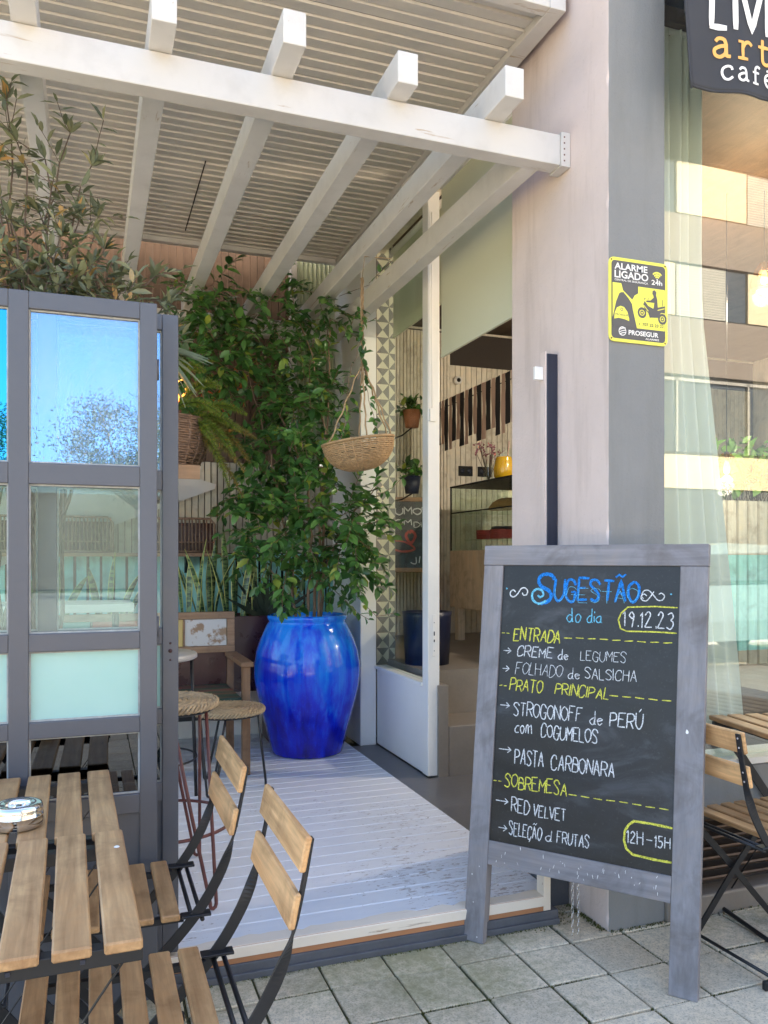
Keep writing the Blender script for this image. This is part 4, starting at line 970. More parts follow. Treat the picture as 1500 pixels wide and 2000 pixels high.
for q in (10, 130, 250):
    mb = MB(); mb.tube([(.215*math.cos(R(q)), .215*math.sin(R(q)), .735), (.24*math.cos(R(q)), .24*math.sin(R(q)), .001)], .009, 8); obj('leg', mb, M['metal'], rt)
mb = MB(); mb.tube([(.232*math.cos(R(q)), .232*math.sin(R(q)), .22) for q in range(0, 360, 10)], .005, 6, closed=True); obj('ring', mb, M['metal'], rt)
def stool(label, loc, rz, h, r, mat, feet, ring, foot_r):
    s = thing('rattan_stool', label, 'stool', loc, rz, 'woven stools')
    mb = MB(); k = 0; rr = .012
    while rr < r-.012:
        n = max(14, int(rr*260)); rib = max(6, int(rr*110))
        mb.tube([((rr)*math.cos(2*math.pi*i/n), rr*math.sin(2*math.pi*i/n), h-.008+.0032*math.cos(rib*2*math.pi*i/n + math.pi*k)) for i in range(n)], .0058, 5, closed=True); rr += .0098; k += 1
    for k in range(3):
        n = 110
        mb.tube([((r-.008+.008*math.cos(i*2*math.pi/n*22 + k*2.09))*math.cos(2*math.pi*i/n), (r-.008+.008*math.cos(i*2*math.pi/n*22+k*2.09))*math.sin(2*math.pi*i/n), h-.016+.011*math.sin(i*2*math.pi/n*22+k*2.09)) for i in range(n)], .0062, 5, closed=True)
    obj('woven_seat', mb, M['wicker_pale'], s)
    mb = MB(); mb.tube([((r-.02)*math.cos(R(q)), (r-.02)*math.sin(R(q)), h-.034) for q in range(0,360,12)], .007, 6, closed=True); mb.cyl((0,0,h-.028), r-.02, .008, 32); obj('seat_frame', mb, M['metal'], s)
    for q in feet:
        mb = MB(); f = Vector((foot_r*math.cos(R(q)), foot_r*math.sin(R(q)), .007)); tan = Vector((-math.sin(R(q)), math.cos(R(q)), 0))
        a = Vector(((r-.02)*math.cos(R(q-24)), (r-.02)*math.sin(R(q-24)), h-.034)); b = Vector(((r-.02)*math.cos(R(q+24)), (r-.02)*math.sin(R(q+24)), h-.034))
        pts = [a, a.lerp(f - tan*.012, .5)] + [f - tan*.012 + Vector((0,0,.02))] + [f + tan*.012*math.cos(math.pi*(1-u/4)) + Vector((0,0,-.0+.012*(1-math.sin(math.pi*u/4)))) for u in range(5)] + [f + tan*.012 + Vector((0,0,.02)), b.lerp(f + tan*.012, .5), b]
        mb.tube(pts, .0065, 7); obj('hairpin_leg', mb, M[mat], s)
    if ring:
        k = 1-(ring/(h-.03)); rr = (r-.02)*(1-k) + foot_r*k - .006; mb = MB(); mb.tube([(rr*math.cos(R(q)), rr*math.sin(R(q)), ring) for q in range(0,360,10)], .006, 7, closed=True); obj('foot_ring', mb, M[mat], s)
stool('tall woven stool with rust brown rod legs and foot ring beside the folding door', (.255, 3.05, .1015), 0, .685, .195, 'rust', (-62, 60, 178), .24, .30)
stool('low woven stool with black hairpin legs in front of the bench', (.675, 4.25, .1015), 0, .425, .195, 'metal', (-10, 115, 235), 0, .20)
def spline(pts, n=6):
    out = []
    for i in range(len(pts)-1):
        a = pts[max(i-1,0)]; b = pts[i]; c = pts[i+1]; e = pts[min(i+2,len(pts)-1)]
        for k in range(n):
            u = k/n; out.append(tuple(.5*((2*b[q]) + (-a[q]+c[q])*u + (2*a[q]-5*b[q]+4*c[q]-e[q])*u*u + (-a[q]+3*b[q]-3*c[q]+e[q])*u**3) for q in (0,1)))
    out.append(pts[-1]); return out
# ================================================================== folding bistro tables
def bistro_table(label, loc, rz):
    t = thing('bistro_table', label, 'table', loc, rz, 'slatted bistro tables')
    for k in range(7):
        mb = MB(); mb.cbox((.2235 - k*.0745 + rnd.uniform(-.0008,.0008), rnd.uniform(-.001,.001), .701), (.057, .545, .018), None, .003); obj('slat', mb, M['acacia'], t)
    mb = MB()
    for y in (-.235, .235): mb.box((-.255, y-.013, .664), (.255, y+.013, .6915))
    for x in (-.2, .2): mb.box((x-.002, -.222, .672), (x+.002, .222, .688))
    obj('frame', mb, M['metal'], t, bevel=.0015)
    mb = MB()
    for x in (-.2, -.1, .06, .165): mb.cbox((x, -.2495, .678), (.008, .003, .008), None, .001)
    obj('bolt', mb, M['steel_dark'], t)
    for (sx, y) in ((1, -.218), (-1, -.196), (1, .218), (-1, .196)):
        mb = MB(); mb.ribbon([(.235*sx, y, .665), (0, y, .335), (-.24*sx, y, .012)], [(.010,0,.012)]*3, .006); obj('leg', mb, M['metal'], t)
    for x in (-.24, .24): mb = MB(); mb.tube([(x, -.225, .012), (x, .225, .012)], .008, 8); obj('floor_bar', mb, M['metal'], t)
    mb = MB(); mb.tube([(.02, -.2, .335), (.02, .2, .335)], .005, 6); obj('cross_bar', mb, M['metal'], t)
    for x in (-.24, .24):
        for y in (-.225, .225): mb = MB(); mb.cbox((x, y, .013), (.028, .034, .025), None, .004); obj('rubber_foot', mb, M['black'], t)
    return t
tb = bistro_table('near slatted wooden folding table in the left foreground', (-.180, 1.576, 0), R(1.2))
dup(tb, (-.196, 2.112, 0), R(1.2), 'slatted wooden folding table with the steel ashtray, beside the grey doors')
dup(tb, (2.395, 2.135, 0), R(-9), 'slatted wooden folding table under the shop window at the right edge')

def bistro_chair(label, loc, rz):
    t = thing('folding_chair', label, 'chair', loc, rz, 'folding bistro chairs')
    for k in range(6):
        mb = MB(); mb.cbox((-.152 + k*.0605, 0, .441), (.044, .372, .016), None, .003); obj('seat_slat', mb, M['acacia'], t)
    mb = MB()
    for y in (-.15, .15): mb.box((-.185, y-.008, .418), (.175, y+.008, .4325))
    for x in (-.205, -.228): mb.tube([(x, -.172, .424), (x, .172, .424)], .0055, 7)
    for y in (-.166, .166): mb.cbox((-.213, y, .436), (.07, .03, .006), None, .001)
    obj('seat_frame', mb, M['metal'], t)
    for y in (-.172, .172):
        P_ = [(-.3365,.784),(-.325,.72),(-.308,.64),(-.297,.60),(-.283,.56),(-.262,.515),(-.225,.455),(-.17,.39),(-.05,.27),(.08,.13),(.19,.012)]
        F_ = [0, 0, .05, .35, .75, 1, 1, 1, 1, 1, 1]; HW = [.009,.009,.0095,.0105,.012,.0125,.0125,.0125,.0115,.0105,.0105]
        Q_ = spline([(a, b) for a, b in P_], 5); F2 = [q[0] for q in spline([(a, 0) for a in F_], 5)]; H2 = [q[0] for q in spline([(a, 0) for a in HW], 5)]; P_ = Q_
        W_ = []
        for i in range(len(P_)):
            a = P_[max(i-1,0)]; b = P_[min(i+1,len(P_)-1)]; tx, tz = b[0]-a[0], b[1]-a[1]; l = math.hypot(tx, tz); nx, nz = -tz/l, tx/l
            f = min(1, max(0, F2[i])); W_.append(Vector((nx*f, (1-f)*(1 if y > 0 else -1), nz*f)).normalized()*H2[i])
        mb = MB(); mb.ribbon([(p[0], y - (.0 if i > 3 else 0), p[1]) for i, p in enumerate(P_)], W_, .006); obj('back_leg', mb, M['metal'], t, bevel=.001)
    for y in (-.158, .158):
        mb = MB(); mb.ribbon([(.17, y, .425), (-.02, y, .22), (-.20, y, .012)], [(.008,0,-.008)]*3, .006); obj('cross_leg', mb, M['metal'], t)
    for (x, y) in ((.19, .18), (-.205, .166)): mb = MB(); mb.tube([(x, -y, .045 if x < 0 else .04), (x, y, .045 if x < 0 else .04)], .0055, 7); obj('floor_bar', mb, M['metal'], t)
    mb = MB()
    for (x, y) in ((.193, .172), (-.207, .158)):
        for s in (-1, 1): mb = MB(); mb.cbox((x, y*s, .014), (.028, .018, .028), None, .004); obj('rubber_foot', mb, M['black'], t)
    tl = math.atan2(.013, .075)
    for (x, z) in ((-.3315, .757), (-.311, .655)):
        mb = MB(); mb.cbox((x+.0095, 0, z), (.013, .372, .066), Matrix.Rotation(-tl-.03, 3, 'Y'), .003); obj('back_slat', mb, M['acacia'], t)
    mb = MB()
    for (x, z) in ((-.3315, .757), (-.311, .655)):
        for y in (-.172, .172):
            for dz in (-.014, .014): mb.cbox((x-.0035 - dz*.19, y, z+dz), (.003, .006, .006), None, .001)
    obj('rivet', mb, M['chrome'], t)
    return t
ch = bistro_chair('near folding chair with wooden back slats in the left foreground', (.050, 1.625, 0), R(180))
dup(ch, (.030, 2.168, 0), R(180), 'folding chair next to the grey folding doors, behind the near chair')
dup(ch, (2.118, 2.06, 0), R(2), 'folding chair right of the chalkboard, facing the shop window table')
# ashtray
a = thing('ashtray', 'round polished steel ashtray on the slatted table', 'ashtray', (-.148, 1.945, .7105))
mb = MB(); mb.lathe([(.0,0),(.046,0),(.051,.004),(.0525,.015),(.0515,.023),(.0535,.025),(.0535,.028),(.0515,.030),(.0525,.040),(.050,.050),(.044,.053),(.027,.051),(.025,.047),(.024,.03)], n=48); obj('bowl', mb, M['chrome'], a)
mb = MB(); mb.disc((0,0,.031), .0245, 24); obj('ash_well', mb, M['steel_dark'], a)
# paint spot on the near table belongs to its slat: small white drip
mb = MB(); mb.lathe([(0,.002),(.004,.0015),(.006,0)], (.236, .16, .7102), 10)
o = obj('paint_drip', mb, M['s_white'], tb)

# ================================================================== chalk lettering
GL = {'A':'00 39 60|14 53','B':'00 09|~09 39 57 55 05|~05 45 63 61 40 00','C':'~67 59 29 06 03 10 40 62','D':'00 09|~09 39 66 63 30 00','E':'69 09 00 60|05 45','F':'69 09 00|05 45','G':'~67 49 19 05 02 20 50 64|64 34','H':'09 00|69 60|05 65','I':'09 60' ,'L':'09 00 50','M':'00 09 34 69 60','N':'00 09 60 69','O':'~39 07 03 30 63 67 39','P':'00 09|~09 49 67 55 04','R':'00 09|~09 49 67 55 04|34 60','S':'~67 49 19 07 35 53 51 30 01','T':'09 69|39 30','U':'~09 03 20 40 63 69','V':'09 30 69',
'd':'~44 24 02 10 30 43|49 40 50','e':'~02 43 34 14 02 20 41','o':'~25 03 10 30 43 25','a':'~44 24 02 10 30 43|44 40 50','i':'04 00|06 07','c':'~44 24 02 10 40','m':'00 05|~04 15 25 30|~24 45 55 60','1':'07 29 20','2':'~07 29 48 46 00|00 60','3':'~08 39 57 35|~35 54 52 30 01','5':'59 19 15|~15 45 53 30 01','9':'~57 39 17 26 45 57|57 40','.':'20 21','-':'04 64'}
GL['I'] = '00 09'; GL['J'] = '~59 52 40 20 02'
ADV = {'I': 2.2, 'i': 2.0, '.': 3.2, 'd': 6.2, 'e': 5.6, 'o': 5.4, 'a': 6.0, 'c': 5.5, 'm': 7.4, '1': 4.2, ' ': 4.5, 'L': 6.6, '-': 9}
LAYER = [0]; PL = None
def stroke(mb, pts, w, place, dash=None, rough=.14, lift=.0007):
    """flat brush line through 2-D pts; place(u, v, lift) gives the 3-D point"""
    P = []
    for i in range(len(pts)-1):
        a, b = pts[i], pts[i+1]; l = math.hypot(b[0]-a[0], b[1]-a[1]); k = max(1, int(l/(w*1.2)))
        for j in range(k): P.append((a[0]+(b[0]-a[0])*j/k, a[1]+(b[1]-a[1])*j/k))
    P.append(pts[-1]); N = len(P); w = w*(.74 if place is PL else 1)
    if N < 2: return
    LAYER[0] += 1; lf = lift + (LAYER[0] % 60)*4e-6
    vs = []
    for i in range(N):
        a = P[max(i-1,0)]; b = P[min(i+1,N-1)]; tx, ty = b[0]-a[0], b[1]-a[1]; l = math.hypot(tx, ty) or 1; ww = w/2*(1+rnd.uniform(-rough, rough))*(.75 if i in (0, N-1) else 1)
        vs += [place(P[i][0]-ty/l*ww, P[i][1]+tx/l*ww, lf), place(P[i][0]+ty/l*ww, P[i][1]-tx/l*ww, lf)]
    mb.add(vs, [(2*i, 2*i+1, 2*i+3, 2*i+2) for i in range(N-1)])
def text(mb, s, u0, u1, v, h, w, place, jit=.0, slant=0):
    adv = [ADV.get(c, 7.6) for c in s if c not in '~^´¸']; tot = sum(adv) - 1.6; sx = (u1-u0)/tot; sy = h/9; u = u0
    for c in s:
        if c in '~^´¸':   # mark belongs to the letter before
            a = u - 7.6*sx
            P_ = {'~': [(0,10.4),(2,11.6),(4,10.6),(6,11.8)], '^': [(1,10.4),(3,12),(5,10.4)], '´': [(3,10.4),(5,12.4)], '¸': [(3,0),(4,-1.2),(2.6,-2.6)]}[c]
            stroke(mb, [(a+x*sx, v+y*sy) for x, y in P_], w*.9, place); continue
        if c != ' ':
            jy = rnd.uniform(-jit, jit)*h; sl_ = slant + rnd.uniform(-.05, .10); js = 1 + rnd.uniform(-jit, jit)*1.4
            for st in GL[c].split('|'):
                sm = st.startswith('~'); pts = [(int(q[0]), int(q[1])) for q in st.lstrip('~').split()]
                pts = [(x + rnd.uniform(-.25,.25), y + rnd.uniform(-.25,.25)) for x, y in pts]
                if sm: pts = spline(pts)
                stroke(mb, [(u + (x + sl_*y)*sx, v + jy + y*sy*js) for x, y in pts], w, place)
        u += ADV.get(c, 7.6)*sx
# ================================================================== chalkboard
AB = thing('chalkboard_sign', 'large blue grey framed chalkboard with the handwritten daily menu, leaning on the pillar', 'chalkboard', (1.197, 2.500, 0), math.atan2(-.7829, .6222))
TL = Matrix.Rotation(R(-7.75), 4, 'X')
def bbox(mb, a, b): mb.box(a, b, TL)
def part(nm, boxes, mat, bev=.002, par=AB):
    mb = MB()
    for a, b in boxes: mb.box(a, b, TL)
    return obj(nm, mb, mat, par, bevel=bev)
part('leg', [((0, 0, .001), (.073, .030, 1.286))], M['board_wood']); part('leg', [((.674, 0, .001), (.757, .030, 1.286))], M['board_wood'])
part('top_rail', [((-.002, -.001, 1.287), (.758, .031, 1.357))], M['board_wood_x'])
part('bottom_rail', [((.0735, .001, .262), (.6735, .029, .341))], M['board_wood_x'])
part('slate', [((.068, .008, .335), (.68, .016, 1.292))], M['slate'], 0)
part('rear_frame', [((.01, .040, .06), (.065, .062, 1.30)), ((.69, .040, .06), (.745, .062, 1.30)), ((.066, .042, .36), (.689, .060, .42))], M['board_wood'])
mb = MB()
for x in (.12, .63): mb.box((x, .0305, 1.27), (x+.03, .040, 1.33), TL)
obj('hinge', mb, M['rust'], AB)
PL = lambda u, v, l: TL @ Vector((u, .008 - l, v))
PR = lambda u, v, l: TL @ Vector((u, -.0 - l, v))
Wc, Yc, Bc, Cc = MB(), MB(), MB(), MB()
text(Bc, 'UGESTA~O', .262, .545, 1.168, .070, .0115, PL, .05)
stroke(Bc, spline([(.262,1.238),(.25,1.254),(.222,1.256),(.205,1.238),(.215,1.215),(.243,1.200),(.252,1.180),(.240,1.163),(.215,1.155)]), .016, PL)
stroke(Cc, spline([(.235,1.166),(.212,1.154),(.188,1.166),(.184,1.190),(.200,1.205),(.218,1.200),(.224,1.186),(.213,1.177),(.204,1.184)]), .010, PL)
text(Cc, 'UGESTAO', .264, .543, 1.166, .045, .0018, PL, .08)
stroke(Cc, spline([(.086,1.207),(.090,1.203)]), .007, PL); stroke(Cc, spline([(.645,1.199),(.649,1.196)]), .006, PL)
stroke(Wc, spline([(.122,1.193),(.113,1.200),(.103,1.193),(.104,1.180),(.117,1.176),(.130,1.187),(.142,1.205),(.156,1.208),(.166,1.198),(.163,1.185),(.152,1.183),(.147,1.191)]), .0058, PL)
stroke(Wc, spline([(.572,1.190),(.564,1.196),(.555,1.190),(.556,1.178),(.570,1.174),(.582,1.186),(.594,1.205)][::1]), .0046, PL)
stroke(Wc, spline([(.562,1.180),(.556,1.190),(.562,1.206),(.577,1.208),(.592,1.194),(.606,1.178),(.620,1.178),(.627,1.190),(.618,1.200),(.609,1.196)]), .0048, PL)
text(Cc, 'do', .311, .356, 1.098, .047, .0044, PL); text(Cc, 'dia', .380, .428, 1.098, .046, .0044, PL)
text(Wc, '19.12.23', .498, .658, 1.088, .048, .0052, PL, .04)
def dashes(mb, u0, u1, v, n, w):
    L = (u1-u0)/n
    for k in range(n): stroke(mb, [(u0+k*L, v+rnd.uniform(-.0015,.0015)), (u0+k*L+L*.68, v+rnd.uniform(-.0015,.0015))], w, PL)
stroke(Yc, [(.668,1.155),(.60,1.157),(.513,1.152),(.492,1.132),(.484,1.110),(.492,1.082),(.512,1.074),(.60,1.076),(.668,1.075)], .006, PL)
dashes(Yc, .078, .113, 1.047, 2, .004); text(Yc, 'ENTRADA', .123, .290, 1.024, .044, .0062, PL, .06, .12); dashes(Yc, .304, .668, 1.043, 9, .0042)
def arrow(u0, u1, v): stroke(Wc, [(u0, v), (u1, v)], .0042, PL); stroke(Wc, [(u1-.012, v+.010), (u1, v), (u1-.013, v-.010)], .0042, PL)
arrow(.088, .116, .987); text(Wc, 'CREME', .139, .266, .970, .034, .0048, PL, .06, .08); text(Wc, 'de', .287, .321, .970, .034, .0046, PL); text(Wc, 'LEGUMES', .363, .512, .972, .032, .0028, PL, .06)
arrow(.088, .113, .925); text(Wc, 'FOLHADO', .136, .302, .909, .040, .0028, PL, .05, .1); text(Wc, 'de', .324, .362, .909, .035, .0034, PL); text(Wc, 'SALSICHA', .381, .548, .912, .034, .0034, PL, .05)
dashes(Yc, .080, .112, .866, 2, .004); text(Yc, 'PRATO', .117, .235, .852, .040, .0052, PL, .05, .12); text(Yc, 'PRINCIPAL', .280, .461, .852, .036, .005, PL, .06, .1); dashes(Yc, .464, .670, .864, 5, .0048)
arrow(.087, .121, .799); text(Wc, 'STROGONOFF', .137, .376, .769, .046, .0048, PL, .05); text(Wc, 'de', .404, .443, .767, .044, .0044, PL); text(Wc, 'PERU´', .468, .571, .767, .046, .0052, PL, .05)
text(Wc, 'com', .146, .205, .712, .048, .005, PL); text(Wc, 'COGUMELOS', .239, .430, .706, .042, .005, PL, .05)
arrow(.090, .135, .650); text(Wc, 'PASTA', .151, .252, .606, .052, .0052, PL, .05); text(Wc, 'CARBONARA', .280, .489, .606, .046, .0052, PL, .05)
dashes(Yc, .076, .111, .542, 2, .004); text(Yc, 'SOBREMESA', .118, .336, .527, .042, .0052, PL, .06); dashes(Yc, .343, .672, .534, 8, .0042)
arrow(.089, .134, .477); text(Wc, 'RED', .147, .211, .447, .044, .0052, PL, .05); text(Wc, 'VELVET', .225, .337, .446, .038, .005, PL, .05)
arrow(.103, .135, .389); text(Wc, 'SELEC¸A~O', .143, .257, .371, .040, .0048, PL, .05); text(Wc, 'd', .271, .292, .375, .034, .0044, PL); text(Wc, 'FRUTAS', .311, .417, .375, .038, .0046, PL, .05)
stroke(Yc, [(.672,.481),(.61,.484),(.555,.483),(.540,.470),(.528,.448),(.527,.42),(.535,.396),(.555,.382),(.62,.379),(.672,.380)], .0098, PL)
text(Wc, '12H', .534, .585, .416, .036, .0048, PL, .05); stroke(Wc, [(.595,.434),(.613,.434)], .0042, PL); text(Wc, '15H', .619, .666, .417, .034, .0048, PL, .05)
BANDS = [1.127, 1.064, 1.008, .952, .902, .838, .748, .688, .585, .505, .428, -1]     # one part per written line and colour
for mbx, mk in ((Bc, 'chalk_b'), (Cc, 'chalk_c'), (Yc, 'chalk_y'), (Wc, 'chalk_w')):
    lines_ = {}; TI = TL.inverted()
    # strokes stay whole: a stroke is a run of vertices joined by faces
    par = list(range(len(mbx.v)))
    def find(a):
        while par[a] != a: par[a] = par[par[a]]; a = par[a]
        return a
    for f in mbx.f:
        for q in f[1:]: par[find(q)] = find(f[0])
    zs = {}
    for i_, v_ in enumerate(mbx.v): zs.setdefault(find(i_), []).append((TI @ Vector(v_)).z)
    bandof = {r: next(k for k, b in enumerate(BANDS) if sum(z)/len(z) > b) for r, z in zs.items()}
    for f, mi, s_ in zip(mbx.f, mbx.m, mbx.sm):
        L_ = lines_.setdefault(bandof[find(f[0])], (MB(), {}))
        idx = []
        for q in f:
            if q not in L_[1]: L_[1][q] = len(L_[0].v); L_[0].v.append(mbx.v[q])
            idx.append(L_[1][q])
        L_[0].f.append(tuple(idx)); L_[0].m.append(0); L_[0].sm.append(False)
    for k in sorted(lines_): obj('chalk_writing', lines_[k][0], M[mk], AB, recalc=False)
# scuffs of old white paint on the frame
mb = MB()
for _ in range(34):
    u = rnd.uniform(.1, .64); v = rnd.uniform(.275, .33); stroke(mb, [(u, v), (u+rnd.uniform(-.004,.004), v+rnd.uniform(.002,.014))], rnd.uniform(.0006,.002), PR, rough=.5, lift=-.0004 if False else .0006)
mb.v = [tuple(p) for p in mb.v]
for (u, v, r) in ((.708, .775, .0055), (.02, .22, .002), (.045, .25, .0016), (.03, .13, .0016), (.05, .02, .002)):
    c = [PR(u+r*math.cos(q*.7)*rnd.uniform(.6,1), v+1.5*r*math.sin(q*.7)*rnd.uniform(.7,1), .0009) for q in range(9)]; mb.poly(c)
sc = obj('paint_scuffs', mb, M['s_white'], AB, recalc=False)
# chain hanging behind the board
cn = thing('hanging_chain', 'two thin steel chains hanging to the paving behind the chalkboard', 'chain', (1.57, 2.40, 0), world=True)
for (x, y, z1) in ((1.555, 2.385, .36), (1.578, 2.385, .36)):
    mb = MB(); z = .006; k = 0
    while z < z1:
        q = 0 if k % 2 else math.pi/2; dx, dy = math.cos(q)*.0042, math.sin(q)*.0042
        mb.tube([(x+dx*math.cos(a*math.pi/4), y+dy*math.cos(a*math.pi/4), z+.010+.010*math.sin(a*math.pi/4)) for a in range(8)], .0011, 5, closed=True); z += .0158; k += 1
    obj('chain_strand', mb, M['chrome'], cn)

# ================================================================== alarm sign on the pillar
SG_ = thing('alarm_sign', 'yellow and charcoal alarm warning plate screwed to the dark pillar', 'sign', (1.693, 2.376, 2.055), world=False)
SWd, SHt = .249, .294
def SP(u, v, l=0): return Vector((u*SWd, -.004 - l, (1-v)*SHt))
def rrect(u0, v0, u1, v1, r, l):
    pts = []; ru, rw = r/SWd, r/SHt
    for (cx, cyy, a0) in ((u1-ru, v0+rw, -90), (u1-ru, v1-rw, 0), (u0+ru, v1-rw, 90), (u0+ru, v0+rw, 180)):
        for k in range(7): a = R(a0+k*15); pts.append(SP(cx+ru*math.cos(a), cyy+rw*math.sin(a), l))
    return pts
mb = MB(); o_ = rrect(0, 0, 1, 1, .022, 0); mb.prism(o_, (0, .0035, 0)); obj('plate', mb, M['s_yellow'], SG_, bevel=.0008)
mb = MB(); mb.poly(rrect(.043, .038, .957, .962, .014, .0004)); obj('charcoal_field', mb, M['s_dark'], SG_, recalc=False)
Y_ = MB(); K_ = MB(); Wt = MB()
def pg(mb, pts, l): mb.poly([SP(u, v, l) for u, v in pts])
pg(Y_, [(.062,.305),(.205,.305),(.235,.385),(.39,.485),(.43,.43),(.49,.40),(.49,.318),(.948,.318),(.948,.818),(.47,.818),(.40,.60),(.385,.535),(.33,.475),(.24,.405),(.17,.43),(.12,.53),(.062,.72)], .0008)
pg(K_, [(.062,.72),(.12,.525),(.175,.425),(.205,.41),(.25,.425),(.33,.487),(.378,.53),(.40,.605),(.47,.822),(.062,.822)], .0012)
pg(Y_, [(.085,.735),(.095,.66),(.13,.60),(.19,.575),(.25,.585),(.305,.635),(.335,.715),(.335,.745),(.26,.728),(.16,.72)], .0016)
def ring(mb, u, v, r, w, l, a0=0, a1=360, n=28):
    stroke(mb, [(u + r*math.cos(R(a0+(a1-a0)*k/n)), v + r*math.sin(R(a0+(a1-a0)*k/n))*SWd/SHt) for k in range(n+1)], w, lambda a, b, lf: SP(a, b, l + lf*.01), rough=0)
ring(K_, .21, .615, .018, .008, .0020)
for (u, v, a1) in ((.555, .625, 360), (.905, .675, 360)):
    ring(K_, u, v, .060, .030, .0012); ring(K_, u, v, .022, .016, .0012)
pg(K_, [(.575,.52),(.60,.478),(.62,.50),(.66,.535),(.74,.56),(.80,.545),(.945,.515),(.945,.60),(.88,.60),(.83,.665),(.70,.672),(.69,.682),(.66,.62),(.60,.575)], .0014)
pg(K_, [(.62,.475),(.70,.465),(.755,.425),(.745,.40),(.73,.385),(.735,.345),(.775,.335),(.80,.36),(.795,.40),(.815,.44),(.825,.55),(.75,.565),(.765,.49),(.70,.49),(.63,.492)], .0016)
for pts in ([(.585,.47),(.605,.445),(.615,.46)], [(.655,.47),(.66,.44)], [(.905,.52),(.905,.44)]): stroke(K_, pts, .010, lambda a, b, lf: SP(a, b, .0015 + lf*.01), rough=0)
for pts in ([(.585,.535),(.66,.60)], [(.82,.575),(.94,.545)]): stroke(Y_, pts, .010, lambda a, b, lf: SP(a, b, .0020 + lf*.01), rough=0)
# wifi mark
for r in (.10, .068, .038): ring(Y_, .815, .205, r, .020, .0010, 222, 318, 12)
pg(Wt, [(.815 + .012*math.cos(q), .205 + .010*math.sin(q)) for q in [k*.785 for k in range(8)]], .0010)
ring(Wt, .225, .872, .058, .011, .0012)
for d in (-.028, 0, .026): stroke(Wt, [(.225-.05, .872+d+.012), (.225, .872+d-.006), (.225+.05, .872+d-.014)], .010, lambda a, b, lf: SP(a, b, .0014+lf*.01), rough=0)
obj('yellow_print', Y_, M['s_yellow'], SG_, recalc=False); obj('charcoal_print', K_, M['s_dark'], SG_, recalc=False); obj('white_print', Wt, M['s_white'], SG_, recalc=False)
def type_text(nm, s, u0, u1, vb, hgt, mat, l, par, place_w, place_h, bold=.02):
    cu = bpy.data.curves.new('t', 'FONT'); cu.body = s; cu.size = 1; cu.offset = bold; cu.fill_mode = 'FRONT'; cu.resolution_u = 3
    to = bpy.data.objects.new('t', cu); COL.objects.link(to); bpy.context.view_layer.update()
    me = bpy.data.meshes.new_from_object(to.evaluated_get(bpy.context.evaluated_depsgraph_get()))
    xs = [v.co.x for v in me.vertices]; ys = [v.co.y for v in me.vertices]; x0, x1 = min(xs), max(xs); capy = .70 if not s.islower() else max(ys)
    y0 = 0; y1 = max(ys)
    for v in me.vertices:
        u = u0 + (v.co.x-x0)/(x1-x0)*(u1-u0); q = vb - (v.co.y - y0)/(y1-y0)*hgt; v.co = SP(u, q, l)
    me.materials.append(mat); me.name = nm
    bpy.data.objects.remove(to); bpy.data.curves.remove(cu)
    o = bpy.data.objects.new(nm, me); COL.objects.link(o); o.parent = par; return o
for (s, u0, u1, vb, h, m, b) in (('ALARME', .09, .645, .142, .075, 's_white', .022), ('LIGADO', .09, .66, .242, .085, 's_white', .022), ('CENTRAL DE SEGURANÇA', .092, .655, .280, .022, 's_white', .012), ('24h', .715, .90, .272, .058, 's_white', .016), ('✆ 707 22 23 22'[2:], .56, .925, .782, .036, 's_dark', .012), ('PROSEGUR', .325, .835, .905, .056, 's_white', .026), ('ALARMES', .61, .845, .946, .022, 's_white', .018), ('PROSEGUR', .105, .32, .69, .022, 's_dark', .01)):
    type_text('lettering', s, u0, u1, vb, h, M[m], .0019, SG_, 0, 0, b)
stroke_mb = MB(); stroke(stroke_mb, [(.50,.782),(.512,.752)], .010, lambda a, b, lf: SP(a, b, .0019+lf*.01), rough=0); obj('phone_mark', stroke_mb, M['s_dark'], SG_, recalc=False)
mb = MB()
for (u, v) in ((.955,.03),(.045,.965),(.955,.965),(.045,.035)): mb.tube([SP(u,v,-.001), SP(u,v,.0015)], .003, 10)
obj('screw', mb, M['rust'], SG_)

# ================================================================== cloth banner
BN = thing('cloth_banner', 'charcoal cloth banner with white and orange lettering above the shop window', 'banner', (1.93, 2.2, 2.89), world=True)
def BY(x, z):
    u = x-1.9; d = 3.6 - z
    return 2.20 + .016*math.sin(u*14 + 1.2*d)*min(1, d*1.2) + .010*math.sin(u*31 - 2*d)*max(0, d-.3)*1.6 + .012*math.exp(-(u/.05)**2)
def BPt(x, z, l=0): return Vector((x, BY(x, z)-l, z))
mb = MB(); nx, nz = 70, 40; vs_ = []
for i in range(nx+1):
    for j in range(nz+1):
        v = j/nz; zb = 2.898 - .005*math.sin(i/nx*9) ; z = 3.6*(1-v) + zb*v; xl = 1.873 + .042*max(0, (3.17-z)/.28) if z < 3.17 else 1.873 - .02*(z-3.17)
        xl = 1.874 + .040*min(1, max(0, (3.25-z)/.36)); x = xl + (3.1-xl)*i/nx; vs_.append(BPt(x, z))
mb.add(vs_, [(i*(nz+1)+j, (i+1)*(nz+1)+j, (i+1)*(nz+1)+j+1, i*(nz+1)+j+1) for i in range(nx) for j in range(nz)], True)
o = obj('cloth', mb, M['cloth'], BN); sd = o.modifiers.new('thickness', 'SOLIDIFY'); sd.thickness = .0025; sd.offset = 1
mb = MB(); mb.tube([BPt(1.914 + (3.1-1.914)*k/60, 2.899 - .005*math.sin(k/60*9), 0) for k in range(61)], .0042, 6); mb.tube([BPt(1.874 + .040*min(1, max(0, (3.25-z)/.36)), z) for z in [3.6-.71*k/24 for k in range(25)]], .0035, 6); obj('hem', mb, M['cloth'], BN)
mb = MB(); mb.tube([(1.85, 2.2, 3.61), (3.2, 2.2, 3.61)], .012, 10); obj('rod', mb, M['metal'], BN)
mb = MB()
